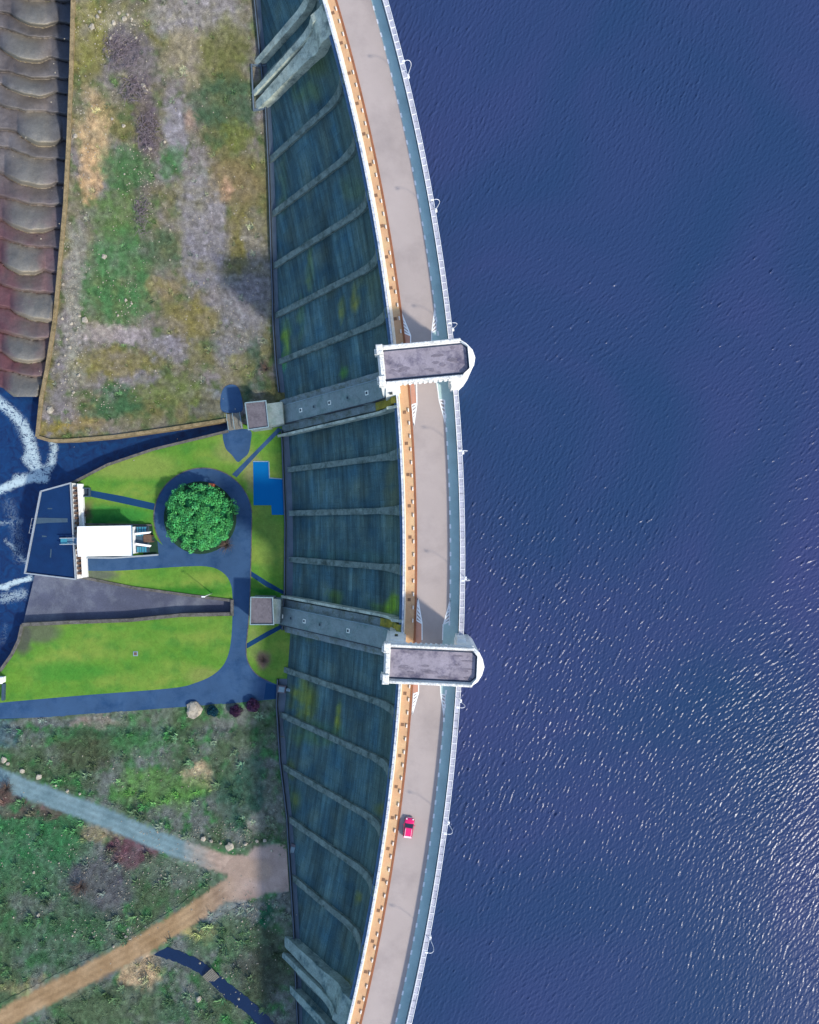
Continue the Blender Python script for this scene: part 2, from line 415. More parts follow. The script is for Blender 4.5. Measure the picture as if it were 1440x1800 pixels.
# ------------------------------------------------------------------ patch colours of the two moors
NB = [(150,60,34,60,(142,140,78),.8),(165,235,26,70,(204,176,140),1),(158,300,14,45,(206,172,134),1),(205,40,30,16,(190,185,165),.6),
 (225,85,32,38,(112,108,126),1),(250,150,26,40,(118,114,122),1),(262,225,20,45,(104,94,112),1),(252,360,14,50,(100,92,104),.9),
 (350,30,75,35,(158,156,168),1),(330,100,34,45,(160,152,130),.9),(395,90,42,50,(112,118,72),.9),(390,185,46,52,(70,100,78),1),
 (340,215,13,24,(184,152,144),.8),(308,225,20,40,(152,152,170),1),(415,240,25,18,(112,125,60),.8),(220,295,42,36,(72,116,74),1),(298,285,16,30,(66,120,76),.75),
 (215,380,50,40,(88,126,72),.9),(205,490,56,75,(72,124,78),1),(285,440,30,30,(78,104,82),.9),(350,370,34,70,(148,147,160),1),(415,320,42,40,(142,126,92),.9),
 (395,335,14,18,(188,154,134),.8),(430,420,38,50,(132,124,74),.8),(130,480,18,80,(150,152,150),.9),(132,600,16,70,(162,164,160),.9),(110,660,14,50,(140,136,150),.9),(360,460,40,50,(138,138,156),1),
 (280,505,24,16,(160,142,100),.7),(185,585,32,14,(182,172,176),1),(230,590,22,10,(180,172,186),.9),(300,612,36,26,(144,142,160),1),(240,660,34,12,(144,142,162),1),(420,560,44,74,(136,138,154),.9),
 (455,480,24,90,(142,142,156),.8),(340,560,40,30,(140,130,78),.8),(200,640,52,26,(142,132,80),.8),(205,715,44,22,(64,108,74),1),(95,755,28,9,(156,142,58),.9),(300,690,54,26,(104,122,70),.9),
 (445,655,14,46,(52,84,66),1),(420,655,26,26,(138,136,92),.8),(370,715,34,14,(110,112,110),.9),(150,750,40,14,(160,138,84),.7),(375,690,14,12,(112,122,146),.8)]
SB = [(345,1362,18,22,(178,162,138),1),(200,1295,100,26,(66,112,74),.9),(430,1400,40,60,(58,90,80),.9),(150,1320,50,28,(72,80,64),.9),(280,1385,70,28,(92,134,76),.9),
 (455,1455,28,16,(148,148,142),1),(60,1480,80,60,(56,110,74),.9),(50,1560,60,40,(66,104,76),.8),(230,1495,40,24,(96,66,78),1),(170,1560,50,46,(88,88,100),.9),(320,1530,56,24,(92,110,96),.9),
 (100,1640,80,60,(62,98,72),.8),(60,1590,40,18,(104,106,110),.8),(12,1388,30,18,(104,74,78),1),(90,1425,80,10,(98,78,80),.9),(180,1462,40,9,(150,130,110),.7),(355,1640,34,12,(194,170,114),1),(245,1700,36,26,(176,154,128),1),
 (410,1605,60,24,(124,130,138),.9),(455,1690,40,60,(66,72,68),.9),(400,1650,60,26,(84,112,88),.8),(200,1770,90,36,(84,102,80),.8),(470,1610,9,16,(26,84,60),1),(160,1700,30,24,(92,90,104),.8),
 (100,1265,50,8,(96,100,110),.8),(170,1268,36,10,(130,118,116),.9),(235,1660,20,20,(110,110,115),.7),(480,1420,12,60,(110,118,110),.7),(10,1290,20,24,(60,92,110),.8),(305,1775,30,20,(60,100,70),.8),(60,1740,70,14,(168,140,110),.5)]
def blobcol(x, y, z, blobs, c1, c2, c3):
    px, py = back(x, y, z)
    wx = 16 * noise.fractal((x * .22, y * .22, 1.3), 1, 2, 4); wy = 16 * noise.fractal((x * .22, y * .22, 7.7), 1, 2, 4)
    qx, qy = px + wx + 9 * noise.fractal((x * .9, y * .9, 3.3), .8, 2, 3), py + wy + 9 * noise.fractal((x * .9, y * .9, 5.7), .8, 2, 3)
    n1 = noise.fractal((x * .11, y * .11, 5), .9, 2, 5); n2 = noise.fractal((x * .35, y * .35, 9), .8, 2, 4)
    t = min(1, max(0, .5 + 1.3 * n1)); c = np.array(c1) * (1 - t) + np.array(c2) * t
    s = min(1, max(0, 1.6 * n2)); c = c * (1 - s) + np.array(c3) * s
    for bx, by, rx, ry, bc, st in blobs:
        d = ((qx - bx) / rx) ** 2 + ((qy - by) / ry) ** 2
        if d < 2.2:
            f = st * min(1, max(0, (1.9 - d) / 1.2)) * (.78 + .5 * n2)
            f = min(1, max(0, f)); c = c * (1 - f) + np.array(bc) * f
    c = c * (1 + .30 * noise.fractal((x * 1.1, y * 1.1, 2), .6, 2, 3))
    c = c * .86 + np.array((130, 128, 118)) * .14 if blobs is NB else c  # upper moor pulled towards one grey, haze put into the colour
    return A(*np.clip(c, 8, 240))
def col_n(x, y, z): return 1.22 * blobcol(x, y, z, NB, (118, 118, 78), (138, 134, 142), (86, 108, 70))
def col_s(x, y, z): return 1.6 * blobcol(x, y, z, SB, (78, 98, 76), (106, 114, 114), (64, 112, 72))
def gpoly(pts, off=0): return [G(x, y, off)[:2] for x, y in pts]

LWALL = [(131, -300), (130, 0), (127, 120), (122, 250), (116, 360), (108, 450), (98, 560), (84, 650), (74, 700), (67, 768)]
CHN = [(67, 768), (90, 775), (130, 774), (200, 768), (300, 754), (402, 738)]
moor_n = LWALL + CHN[1:] + [(440, 748), (560, 748), (560, -300)]
drape('moor', gpoly(moor_n), 'moor', step=.62, colf=col_n, bumpz=.06)
moor_s = [(-260, 1268), (12, 1264), (100, 1259), (200, 1251), (300, 1243), (400, 1236), (490, 1228), (560, 1225), (570, 2150), (-260, 2150)]
drape('moor', gpoly(moor_s), 'moor', step=.62, colf=col_s, bumpz=.06)

# ------------------------------------------------------------------ river, channels, spillway apron
FOAM = [([(-10, 700), (18, 722), (42, 748), (54, 776), (62, 812), (70, 836)], 11, 1.0), ([(40, 752), (52, 792), (44, 806), (60, 826)], 8, .85), ([(72, 836), (90, 816), (96, 786), (88, 764)], 9, .85), ([(82, 830), (92, 812)], 9, .9), ([(80, 842), (58, 840), (40, 846), (20, 852), (-10, 866)], 7, 1.5), ([(60, 838), (30, 840)], 10, .8),
        ([(0, 1033), (30, 1022), (58, 1016)], 4, 1.5), ([(6, 1052), (40, 1044)], 15, .6), ([(15, 885), (30, 940), (35, 980)], 26, .38), ([(10, 950), (45, 985), (56, 1000)], 5, .62), ([(0, 920), (40, 915)], 6, .55), ([(5, 1130), (10, 1100)], 14, .35), ([(30, 735), (60, 800)], 18, .5)]
def col_r(x, y, z):
    px, py = back(x, y, z); f = 0
    for pl, wd, st in FOAM:
        d = min(seg_d(px, py, a, b_) for a, b_ in zip(pl[:-1], pl[1:])); f = max(f, st * math.exp(-(d / wd) ** 2))
    return (f, f, f)
T(drape('river', [P(x, y, WL) for x, y in [(-260, 660), (80, 660), (420, 720), (420, 790), (140, 860), (140, 1240), (-260, 1240)]], 'river', lambda a, b: WL, 0, step=.8, colf=col_r), kind='structure')
flat('apron', [(40, 1100), (62, 1008), (140, 1014), (235, 1032), (412, 1054), (412, 1084), (230, 1093), (40, 1103)], 'apron_concrete', z=-33.2)
# cascade: stepped spillway with scalloped treads
rows = [-300, -262, -225, -190, -150, -112, -76, -38, -2, 34, 62, 98, 134, 158, 194, 240, 272, 318, 356, 398, 432, 474, 512, 552, 592, 628, 660, 694]
ROWP = [(random.uniform(35, 75), random.uniform(34, 52), (1.0 if k % 2 else .3) * random.uniform(.85, 1.15), random.uniform(.10, .22)) for k in range(len(rows))]
def casc(px, py):
    # each tread ends in a lip that bulges downstream in the middle and trails down towards the moor wall
    i = 0; f = 0
    def edge(k):
        cx, rx, am, tl = ROWP[k]
        return rows[k] + 15 * am * max(0, 1 - ((px - cx) / rx) ** 2) + tl * (px - 60) + 3.0 * noise.noise((px * .05, k * 5.1, 0))
    for k in range(len(rows) - 1):
        if py >= edge(k): i = k
    i = min(i, len(rows) - 2); e0, e1 = edge(i), max(edge(i) + 6, edge(i + 1)); f = min(1, max(0, (py - e0) / (e1 - e0)))
    cx, rx, am, tl = ROWP[i + 1]; dome = max(0, 1 - ((px - cx) / rx) ** 2)
    base = -33.6 + .56 * (len(rows) - 2 - i)
    top = base + .15 + .8 * f + 2.8 * min(1, am) * math.sin(min(1, f * 1.02) ** 1.3 * 2.2) * dome ** .7 + .12 * noise.fractal((px * .08, py * .08, 1), 1, 2, 4)
    if f > .86: top = top * (1 - (f - .86) / .14) + (base - 1.5) * (f - .86) / .14
    wx = np.interp(py, [p[1] for p in LWALL], [p[0] for p in LWALL])
    if px > wx - 9: top = min(top, base + .3 + max(0, (wx - px) / 9) * .9)
    return top, f, i, dome * min(1, am)
V = []; cols = []; xs = np.arange(-200, 137, 2.0); ys = np.arange(-300, 699, 1.5)
for py in ys:
    for px in xs:
        z, f, i, dm = casc(px, py); x, y = P(px, py, z); V.append((x, y, z))
        n = noise.fractal((px * .03, py * .03, i), 1, 2, 4)
        c = np.array((116, 112, 118.)) + 24 * n
        c = c * (1 - .65 * dm) + np.array((160, 162, 156.)) * .65 * dm
        redz = min(1, max(0, (py - 290) / 150)); lf = min(1, max(0, (78 - px) / 60))
        rr = redz * min(1, max(0, (1 - 1.5 * dm) * (.35 + .65 * lf) + .45 * n)) * .85
        c = c * (1 - rr) + np.array((112, 70, 82.)) * rr
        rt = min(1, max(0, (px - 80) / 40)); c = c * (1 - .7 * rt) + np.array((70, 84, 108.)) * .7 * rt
        if f > .80: k = min(1, (f - .80) / .06) * (.2 + .8 * dm); c = c * (1 - .6 * k) + np.array((190, 180, 158.)) * .6 * k  # paler lip: sunlight on the riser put into the colour
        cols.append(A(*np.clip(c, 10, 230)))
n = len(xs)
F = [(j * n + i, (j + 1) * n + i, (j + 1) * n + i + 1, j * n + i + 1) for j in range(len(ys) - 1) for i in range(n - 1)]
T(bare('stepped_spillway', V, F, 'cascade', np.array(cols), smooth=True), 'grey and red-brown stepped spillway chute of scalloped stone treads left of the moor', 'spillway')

def wallthing(name, label, pxs, wd, mat, z0=-35.5, top=.35, flatz=None):
    ln = []
    for px, py in pxs:
        if flatz is None: x, y, z = G(px, py); ln.append((x, y, z + top))
        else: x, y = P(px, py, flatz); ln.append((x, y, flatz + top))
    mb = MB(); mb.wall(densify(ln, 2.5), wd, z0, 0)
    r = empty(name, (0, 0, 0), 0, label, 'wall')
    mb.build('masonry', mat, r)
    cp = MB(); k = densify(ln, 2.5)
    # coping slab: a thin wall a little wider than the masonry
    L = [(p[0], p[1], p[2] + .14) for p in k]
    cp.wall(L, wd + .12, min(p[2] for p in L) - .0, 0)
    for i in range(len(L)):           # the coping follows the top of the wall
        for kk in (0, 1):
            v = cp.v[4 * i + kk]; cp.v[4 * i + kk] = (v[0], v[1], L[i][2] - .137)
    cp.build('coping', mat, r)
    return r
wallthing('retaining_wall', 'long tan stone wall between the stepped spillway and the moor', LWALL, .75, 'wall_tan', -36)
wallthing('retaining_wall', 'curved mossy wall along the foot of the moor above the dark water channel', CHN, .6, 'wall_tan')
CHS = [(126, 850), (190, 817), (270, 790), (340, 773), (402, 758)]
wallthing('retaining_wall', 'grey wall between the dark water channel and the lawn with the round tree', CHS, .5, 'wall_stone', flatz=FL, top=.12)
AP_N = [(136, 1013), (235, 1033), (330, 1046), (411, 1056)]
AP_S = [(40, 1098), (120, 1094), (230, 1090), (320, 1081), (411, 1079)]
wallthing('retaining_wall', 'dark wall on the upper side of the grey concrete apron', AP_N, .5, 'wall_stone', flatz=FL, top=.1)
wallthing('retaining_wall', 'long grey wall on the lower side of the concrete apron beside the big lawn', AP_S, .7, 'wall_stone', flatz=FL, top=.25)
wallthing('retaining_wall', 'short wall across the apron end beside the lower access road', [(409, 1054), (409, 1082)], .5, 'wall_stone', flatz=FL, top=.5)
RVW = [(40, 1098), (34, 1125), (22, 1150), (2, 1178), (-60, 1200)]
wallthing('retaining_wall', 'curved brown wall along the river at the corner of the big lawn', RVW, .6, 'wall_stone', flatz=FL, top=.2)

# ------------------------------------------------------------------ lawn and paved areas on the valley floor
def col_l(x, y, z):
    px, py = back(x, y, z)
    n1 = noise.fractal((x * .06, y * .16, 5), .9, 2, 5); n2 = noise.fractal((x * .3, y * .5, 9), .8, 2, 4)
    c = np.array((104, 158, 64.)); t = min(1, max(0, .35 + 1.2 * n1)); c = c * (1 - t) + np.array((140, 168, 80.)) * t
    s = min(1, max(0, 1.3 * n2)); c = c * (1 - .5 * s) + np.array((66, 138, 62.)) * .5 * s
    for bx, by, rx, ry, bc, st in [(230, 815, 80, 22, (146, 168, 88), .8), (410, 790, 28, 22, (150, 160, 100), .8), (445, 830, 14, 30, (156, 158, 112), .9), (200, 905, 60, 14, (58, 146, 66), .8), (170, 915, 60, 8, (44, 120, 60), .8),
        (150, 900, 10, 16, (92, 96, 76), .9), (70, 1110, 34, 16, (104, 116, 96), .9), (40, 1120, 14, 26, (92, 98, 92), .9), (370, 1190, 40, 16, (150, 160, 96), .7), (120, 1180, 70, 14, (76, 150, 60), .7), (462, 1160, 13, 14, (150, 128, 118), 1),
        (445, 1130, 10, 26, (140, 160, 96), .7), (470, 940, 20, 60, (118, 152, 78), .7), (300, 1040, 90, 7, (50, 128, 44), .8), (170, 1014, 34, 9, (108, 118, 112), .9), (200, 985, 4, 2, (90, 90, 90), .1), (30, 1190, 14, 20, (110, 160, 60), .5), (460, 1082, 30, 4, (40, 128, 48), .8), (470, 1040, 28, 5, (40, 128, 48), .8)]:
        d = ((px + 7 * n2 - bx) / rx) ** 2 + ((py + 7 * n1 - by) / ry) ** 2
        if d < 2:
            f = st * min(1, max(0, (1.8 - d) / 1.2)); c = c * (1 - f) + np.array(bc) * f
    return A(*np.clip(c, 8, 235))
lawn_poly = [(132, 851), (190, 817), (270, 790), (340, 773), (402, 757), (402, 742), (440, 748), (565, 746), (565, 1226), (490, 1229), (400, 1237), (300, 1244), (200, 1252), (100, 1260), (-120, 1268),
             (-120, 1210), (2, 1179), (22, 1151), (34, 1126), (40, 1099), (230, 1091), (320, 1082), (410, 1080), (410, 1056), (330, 1046), (235, 1033), (136, 1013), (124, 1019), (120, 900)]
flat('lawn', lawn_poly, 'lawn', off=0, step=.9, colf=col_l)
def circ(cx, cy, r, n=48, a0=0, a1=360): return [(cx + r * math.cos(rad(a0 + (a1 - a0) * i / n)), cy + r * math.sin(rad(a0 + (a1 - a0) * i / n))) for i in range(n + 1)]
# loop road, arm, stem and lower road as one paved sheet; the round bed sits on it
loop = circ(357, 909, 86, 60, 145, 360)                                            # left side over the top to the right side
road = loop + spline([(443, 909), (442, 960), (440, 1040), (437, 1095), (433, 1140), (437, 1165), (452, 1186), (474, 1198), (494, 1206)], 5) + [(494, 1228), (400, 1237), (300, 1244), (200, 1252), (100, 1260), (-120, 1268), (-120, 1248), (14, 1234)] + \
    spline([(14, 1234), (150, 1222), (300, 1210), (345, 1200), (378, 1184), (398, 1160), (407, 1120), (409, 1050), (404, 1022), (390, 1005), (366, 996), (320, 996), (210, 1003), (146, 1003)], 5) + [(145, 979), (279, 976)] + spline([(279, 976), (277, 962), (276, 950)], 3)
flat('road', road, 'tarmac_blue', off=.012, step=2.5)
for p, mname, nm in [([(160, 862), (215, 872), (272, 885), (272, 897), (212, 884), (160, 873)], 'tarmac_dark', 'path'),
              ([(408, 834), (450, 792), (489, 752), (496, 755), (456, 795), (416, 839)], 'tarmac_blue', 'path'),
              ([(440, 1003), (470, 1022), (501, 1040), (501, 1046), (468, 1031), (440, 1012)], 'tarmac_dark', 'path'),
              ([(434, 1131), (470, 1110), (496, 1097), (497, 1104), (472, 1118), (434, 1140)], 'tarmac_dark', 'path'),
              ([(445, 811), (473, 811), (474, 840), (499, 842), (500, 905), (478, 905), (477, 888), (446, 888)], 'pad_blue', 'ground_patch'),
              ([(468, 1200), (494, 1206), (493, 1228), (464, 1229)], 'tarmac_dark', 'ground_patch'),
              ([(252, 924), (268, 923), (270, 942), (277, 952), (279, 975), (252, 977)], 'dark_grass', 'planting_bed')]:
    flat(nm, p, mname, off=.02, step=2.0)
# leaf shaped dark blue-grey patches at the footbridge
flat('ground_patch', spline([(393, 757), (420, 754), (441, 757), (441, 776), (437, 796), (427, 806), (418, 812), (408, 800), (396, 786)], 4, True), 'tarmac_blue', off=.024, step=2)
drape('ground_patch', [G(x, y)[:2] for x, y in spline([(390, 722), (388, 700), (394, 682), (406, 676), (418, 680), (425, 698), (426, 722), (408, 726)], 4, True)], 'tarmac_blue', off=.08, step=1.2)
# pale kerb edging the blue pad
kb = MB()
for ln in ([(473, 812), (474, 840), (499, 842), (499.5, 870)], [(445, 811), (472, 811)]):
    kb.wall([P(x, y, FL) for x, y in ln], .22, FL - .1, FL + .1)
T(kb.build('kerb', 'pale_edge'), kind='structure')
rk = MB(); rk.wall([P(x, y, FL) for x, y in spline([(443, 909), (442, 960), (440, 1040), (437, 1095), (433, 1140), (437, 1165), (452, 1186), (474, 1198)], 5)], .2, FL - .1, FL + .08)
rk.wall([P(x, y, FL) for x, y in circ(357, 909, 86.5, 40, 150, 355)], .2, FL - .1, FL + .07)
T(rk.build('kerb', 'wall_stone'), kind='structure')

# gravel track, dirt road, stream on the lower moor
def ribbon(line, wds):
    L = spline(line, 22); ws = np.interp(np.linspace(0, 1, len(L)), np.linspace(0, 1, len(wds)), wds)
    a, c = [], []
    for i, p in enumerate(L):
        q = L[min(i + 1, len(L) - 1)]; r = L[max(i - 1, 0)]; dx, dy = q[0] - r[0], q[1] - r[1]; l = math.hypot(dx, dy)
        j = 2.2 * noise.fractal((i * .22, p[0] * .1, 2), .8, 2, 3); k = 2.2 * noise.fractal((i * .22, p[1] * .1, 9), .8, 2, 3)
        a.append((p[0] - dy / l * (ws[i] / 2 + j), p[1] + dx / l * (ws[i] / 2 + j))); c.append((p[0] + dy / l * (ws[i] / 2 + k), p[1] - dx / l * (ws[i] / 2 + k)))
    return a + c[::-1]
TRK = [(-120, 1330), (0, 1368), (60, 1392), (170, 1432), (300, 1486), (400, 1520), (460, 1530)]
DRT = [(506, 1526), (458, 1530), (402, 1562), (330, 1612), (230, 1672), (120, 1730), (0, 1792), (-120, 1850)]
TRKs, DRTs = spline(TRK, 5), spline(DRT, 5)
def hw_of(px, k): return (16.5, 17.0)[k] + ((10, 24)[k] * min(1, max(0, (px - 400) / 50)) if px > 400 else 0)
def edge_mix(x, y, z, c):
    px, py = back(x, y, z); t = 1; rut = 1; n = 2.6 * noise.fractal((x * .6, y * .6, 8), .8, 2, 4)
    for k, line in enumerate((TRKs, DRTs)):
        d = min(seg_d(px, py, a, b_) for a, b_ in zip(line[:-1], line[1:])); tk = min(1, max(0, (d + n - hw_of(px, k) + 1.5) / 3.5))
        if tk < t: t = tk; rut = .95 + .06 * math.cos(d * .55) if px < 395 else 1
    return A(*(c * rut)) * (1 - t) + col_s(x, y, z) * t
def d_trk(px, py): return min(seg_d(px, py, a, b_) for a, b_ in zip(TRKs[:-1], TRKs[1:]))
def col_t(x, y, z):
    px, py = back(x, y, z); n = noise.fractal((x * .3, y * .3, 1), .9, 2, 4)
    t = min(1, max(0, (px - 310 + 30 * n) / 70))
    c = np.array((122, 150, 162.)) * (1 - t) + np.array((180, 160, 150.)) * t + 16 * n
    return edge_mix(x, y, z, c * 1.18)
def col_d(x, y, z):
    px, py = back(x, y, z); n = noise.fractal((x * .3, y * .3, 6), .9, 2, 4)
    t = min(1, max(0, (px - 330) / 110)); c = np.array((182, 154, 122.)) * (1 - t) + np.array((178, 160, 156.)) * t + 18 * n
    t2 = min(1, max(0, (d_trk(px, py) - 14) / 8)); return edge_mix(x, y, z, (c * t2 + np.array((180, 160, 150.)) * (1 - t2) if px > 330 else c) * 1.1)
ZT = lambda a, b: h(a, b)
drape('gravel_track', [G(x, y)[:2] for x, y in ribbon([(-120, 1330), (0, 1368), (60, 1392), (170, 1432), (300, 1486), (400, 1520), (460, 1530)], [46, 46, 48, 48, 50, 64, 84])], 'dirt', off=.075, step=.55, colf=col_t)
drape('dirt_road', [G(x, y)[:2] for x, y in ribbon([(506, 1526), (458, 1530), (402, 1562), (330, 1612), (230, 1672), (120, 1730), (0, 1792), (-120, 1850)], [80, 104, 66, 52, 48, 50, 52, 54])], 'dirt', off=.085, step=.55, colf=col_d)
drape('stream', [G(x, y)[:2] for x, y in ribbon([(236, 1668), (270, 1668), (330, 1688), (368, 1712), (405, 1745), (440, 1772), (480, 1815), (520, 1880)], [10, 22, 20, 20, 24, 22, 26, 30])], 'stream', off=.07, step=1.5)
drape('stream', [G(x, y)[:2] for x, y in [(258, 1664), (266, 1652), (284, 1646), (287, 1656), (276, 1666)]], 'stream', off=.066, step=1.5)
# ------------------------------------------------------------------ reservoir with real waves
WZ = -3.5
dx = .14; X0, X1, Y0, Y1 = -9.0, 92.0, -112.0, 112.0
nx = int((X1 - X0) / dx); ny = int((Y1 - Y0) / dx)
kx = np.fft.fftfreq(nx, dx) * 2 * np.pi; ky = np.fft.fftfreq(ny, dx) * 2 * np.pi
KX, KY_ = np.meshgrid(kx, ky); K = np.hypot(KX, KY_) + 1e-9; TH = np.arctan2(KY_, KX)
def sea(kp, th0, spread, seed):
    r = np.random.default_rng(seed)
    c = np.abs(np.cos(TH - th0)) ** spread
    S = np.exp(-1.1 * (kp / K) ** 2) * K ** -3.0 * c * np.exp(-(K / 17) ** 2)
    H = np.fft.ifft2(np.sqrt(S) * np.exp(2j * np.pi * r.random(K.shape))).real
    gy, gx_ = np.gradient(H, dx); return H / np.sqrt((gy ** 2 + gx_ ** 2).mean())
HA = sea(5.4, rad(-24), 10, 3) * .85 + sea(7, rad(-48), 6, 4) * .5; HB = sea(5.2, rad(-56), 10, 5) * .85 + sea(7, rad(-32), 6, 6) * .5
xs = X0 + np.arange(nx) * dx; ys = Y0 + np.arange(ny) * dx; XX, YY = np.meshgrid(xs, ys)
def lowf(s, L):
    r = np.random.default_rng(s); f = np.fft.ifft2(np.exp(-(K * L) ** 2) * np.exp(2j * np.pi * r.random(K.shape))).real
    return f / f.std()
mixw = np.clip(.5 + (XX - 40) / 90 + .25 * lowf(8, 12), 0, 1)
amp = .165 + .0 * np.clip((XX - 8) / 75, 0, 1) + .012 * np.clip((-YY - 0) / 100, 0, 1) * np.clip(XX / 70, 0, 1) + .012 * lowf(4, 6) + .008 * lowf(9, 2)
amp *= np.clip(.85 + (XX - 6) / 80, .85, 1) * np.clip(1.0 - (XX - 30) / 260 * np.clip(.3 - YY / 80, 0, 1.2), .7, 1.05)
Hh = (HA * (1 - mixw) + HB * mixw); Hs = Hh.std(); Hh = (Hh + Hs * .5 * np.maximum(Hh / Hs - .7, 0) ** 2) * np.clip(amp, .06, .26)
fade = np.minimum(np.minimum(XX - X0, X1 - XX), np.minimum(YY - Y0, Y1 - YY)); Hh *= np.clip(fade / 4, 0, 1)
co = np.stack([XX, YY, WZ + Hh], -1).reshape(-1, 3).astype(np.float32)
ii = (np.arange(ny - 1)[:, None] * nx + np.arange(nx - 1)[None, :]).ravel()
qf = np.stack([ii, ii + 1, ii + nx + 1, ii + nx], -1).astype(np.int32)
qf = qf[(np.hypot(co[:, 0] - XC, co[:, 1] - YC) > RE - .9)[qf[:, 0]]]
me = bpy.data.meshes.new('reservoir_water'); me.vertices.add(len(co)); me.vertices.foreach_set('co', co.ravel())
me.loops.add(qf.size); me.loops.foreach_set('vertex_index', qf.ravel()); me.polygons.add(len(qf))
me.polygons.foreach_set('loop_start', np.arange(0, qf.size, 4, dtype=np.int32)); me.polygons.foreach_set('loop_total', np.full(len(qf), 4, np.int32))
me.polygons.foreach_set('use_smooth', np.ones(len(qf), bool)); me.update(); me.validate(); me.materials.append(MATS['reservoir'])
o = bpy.data.objects.new('reservoir_water', me); COL.objects.link(o); T(o, kind='structure')
X1e, Y1e = xs[-1], ys[-1]
mb = MB()
mb.add([(X1e, -1600, WZ), (1700, -1600, WZ), (1700, 1600, WZ), (X1e, 1600, WZ)], [(0, 1, 2, 3)])
for sgn, ye in ((1, Y1e), (-1, Y0)):
    arc = [pol(t, RE - .5, WZ) for t in np.linspace(math.asin((ye - YC) / RE), sgn * .56, 16)]
    p = [(X1e, ye, WZ)] + arc + [(arc[-1][0], sgn * 1600, WZ), (X1e, sgn * 1600, WZ)]
    mb.add(p, [tuple(range(len(p)))])
o = mb.build('reservoir_water', 'reservoir'); T(o, kind='structure')

# ------------------------------------------------------------------ the dam
dam = empty('dam', (0, 0, -31), 0, 'long curved masonry dam with ribbed dark face and a road along its crest', 'dam')
dam.location = (0, 0, 0)
TA, TB = -.46, .46; NS = 420
ths = np.linspace(TA, TB, NS + 1)
prof = densify([(0.0, 0.0)] + PROF[1:], .8)
vd = [0.0]
for a, b_ in zip(prof[:-1], prof[1:]): vd.append(vd[-1] + math.dist(a, b_))
MOSS = [(503, 600, 8, 34, (96, 140, 40), .9), (497, 640, 6, 14, (60, 170, 70), .7), (600, 545, 5, 20, (128, 140, 40), .8), (625, 525, 6, 22, (128, 136, 44), .8), (545, 470, 6, 40, (78, 108, 62), .7), (530, 560, 5, 40, (70, 110, 70), .6), (605, 650, 7, 10, (70, 140, 50), .8),
        (692, 1065, 12, 18, (96, 148, 28), 1), (665, 1068, 16, 10, (70, 112, 50), .7), (590, 1050, 12, 14, (70, 108, 40), .7), (535, 1232, 22, 34, (96, 116, 32), .9), (595, 1255, 5, 26, (104, 124, 32), .9), (560, 1290, 40, 20, (60, 100, 50), .6),
        (510, 1405, 16, 22, (92, 116, 40), .8), (512, 1350, 8, 16, (84, 104, 50), .7), (668, 1422, 10, 12, (84, 96, 40), .7), (630, 1575, 7, 10, (104, 114, 40), .8), (585, 1718, 10, 12, (96, 98, 36), .9), (606, 1735, 12, 12, (86, 86, 30), .9), (512, 1660, 10, 30, (60, 96, 60), .7),
        (535, 160, 30, 20, (62, 92, 66), .8), (560, 110, 22, 24, (60, 84, 60), .8), (690, 860, 12, 60, (70, 82, 66), .7), (620, 330, 22, 20, (62, 92, 76), .6), (650, 500, 22, 30, (72, 92, 72), .6), (600, 980, 80, 12, (38, 80, 86), .5), (500, 330, 5, 60, (60, 96, 80), .5), (560, 1110, 60, 14, (56, 92, 70), .5), (508, 1780, 14, 30, (40, 70, 70), .5)]
V, cols, uvs = [], [], []
for t in ths:
    for (wd, dp), s in zip(prof, vd):
        x, y, z = pol(t, RW - wd, -dp); V.append((x, y, z)); uvs.append((t * RW, s))
        px, py = back(x, y, z); arc = t * RW
        n1 = noise.fractal((arc * .05, s * .22, 2), .9, 2, 5); n2 = noise.fractal((arc * .25, s * .25, 7), .9, 2, 4)
        c = np.array((46, 77, 97.)) * (1 + .22 * n1) + np.array((6, 4, 0)) * n2 * 2
        if dp < 9: c = c * .6 + np.array((56, 84, 94.)) * .4
        for bx, by, rx, ry, bc, st in MOSS:
            d = ((px + 6 * n2 - bx) / rx) ** 2 + ((py + 9 * n1 - by) / ry) ** 2
            if d < 2:
                f = .72 * st * min(1, max(0, (1.8 - d) / 1.5)) * min(1, max(.2, .75 + .8 * n2)); c = c * (1 - f) + np.array(bc) * f
        cols.append(B(*np.clip(c, 8, 230)))
np_ = len(prof)
F = [(i * np_ + j, i * np_ + j + 1, (i + 1) * np_ + j + 1, (i + 1) * np_ + j) for i in range(NS) for j in range(np_ - 1)]
F = [f[::-1] for f in F]
bare('downstream_face', V, F, 'dam_face', np.array(cols), uvs, smooth=True, parent=dam)
def arcbox(mb, t0, t1, r0, r1, z0, z1, n=None):
    n = n or max(1, int(abs(t1 - t0) * RW / 1.6)); v = []
    for t in np.linspace(t0, t1, n + 1):
        v += [pol(t, r0, z0), pol(t, r1, z0), pol(t, r1, z1), pol(t, r0, z1)]
    f = [(4 * i + k, 4 * i + (k + 1) % 4, 4 * i + 4 + (k + 1) % 4, 4 * i + 4 + k) for i in range(n) for k in range(4)] + [(3, 2, 1, 0), tuple(4 * n + k for k in range(4))]
    mb.add(v, f); return mb
def arcsheet(name, t0, t1, r0, r1, z, mat, n=300):
    V = [pol(t, r, z) for t in np.linspace(t0, t1, n + 1) for r in (r0, r1)]
    F = [(2 * i, 2 * i + 1, 2 * i + 3, 2 * i + 2) for i in range(n)]
    return T(bare(name, V, F, mat), kind='structure')
mb = MB(); arcbox(mb, TA, TB, RW + .02, RE - .02, -1.6, -.30, 200); arcbox(mb, TA, TB, RE - 1.4, RE - .004, -40, -1.604, 200)
mb.build('dam_body', 'buttress_stone', dam)
o8 = lambda px: px / 9.19
arcsheet('footway', TA, TB, RW + .45, RW + 2.45, .12, 'footway')
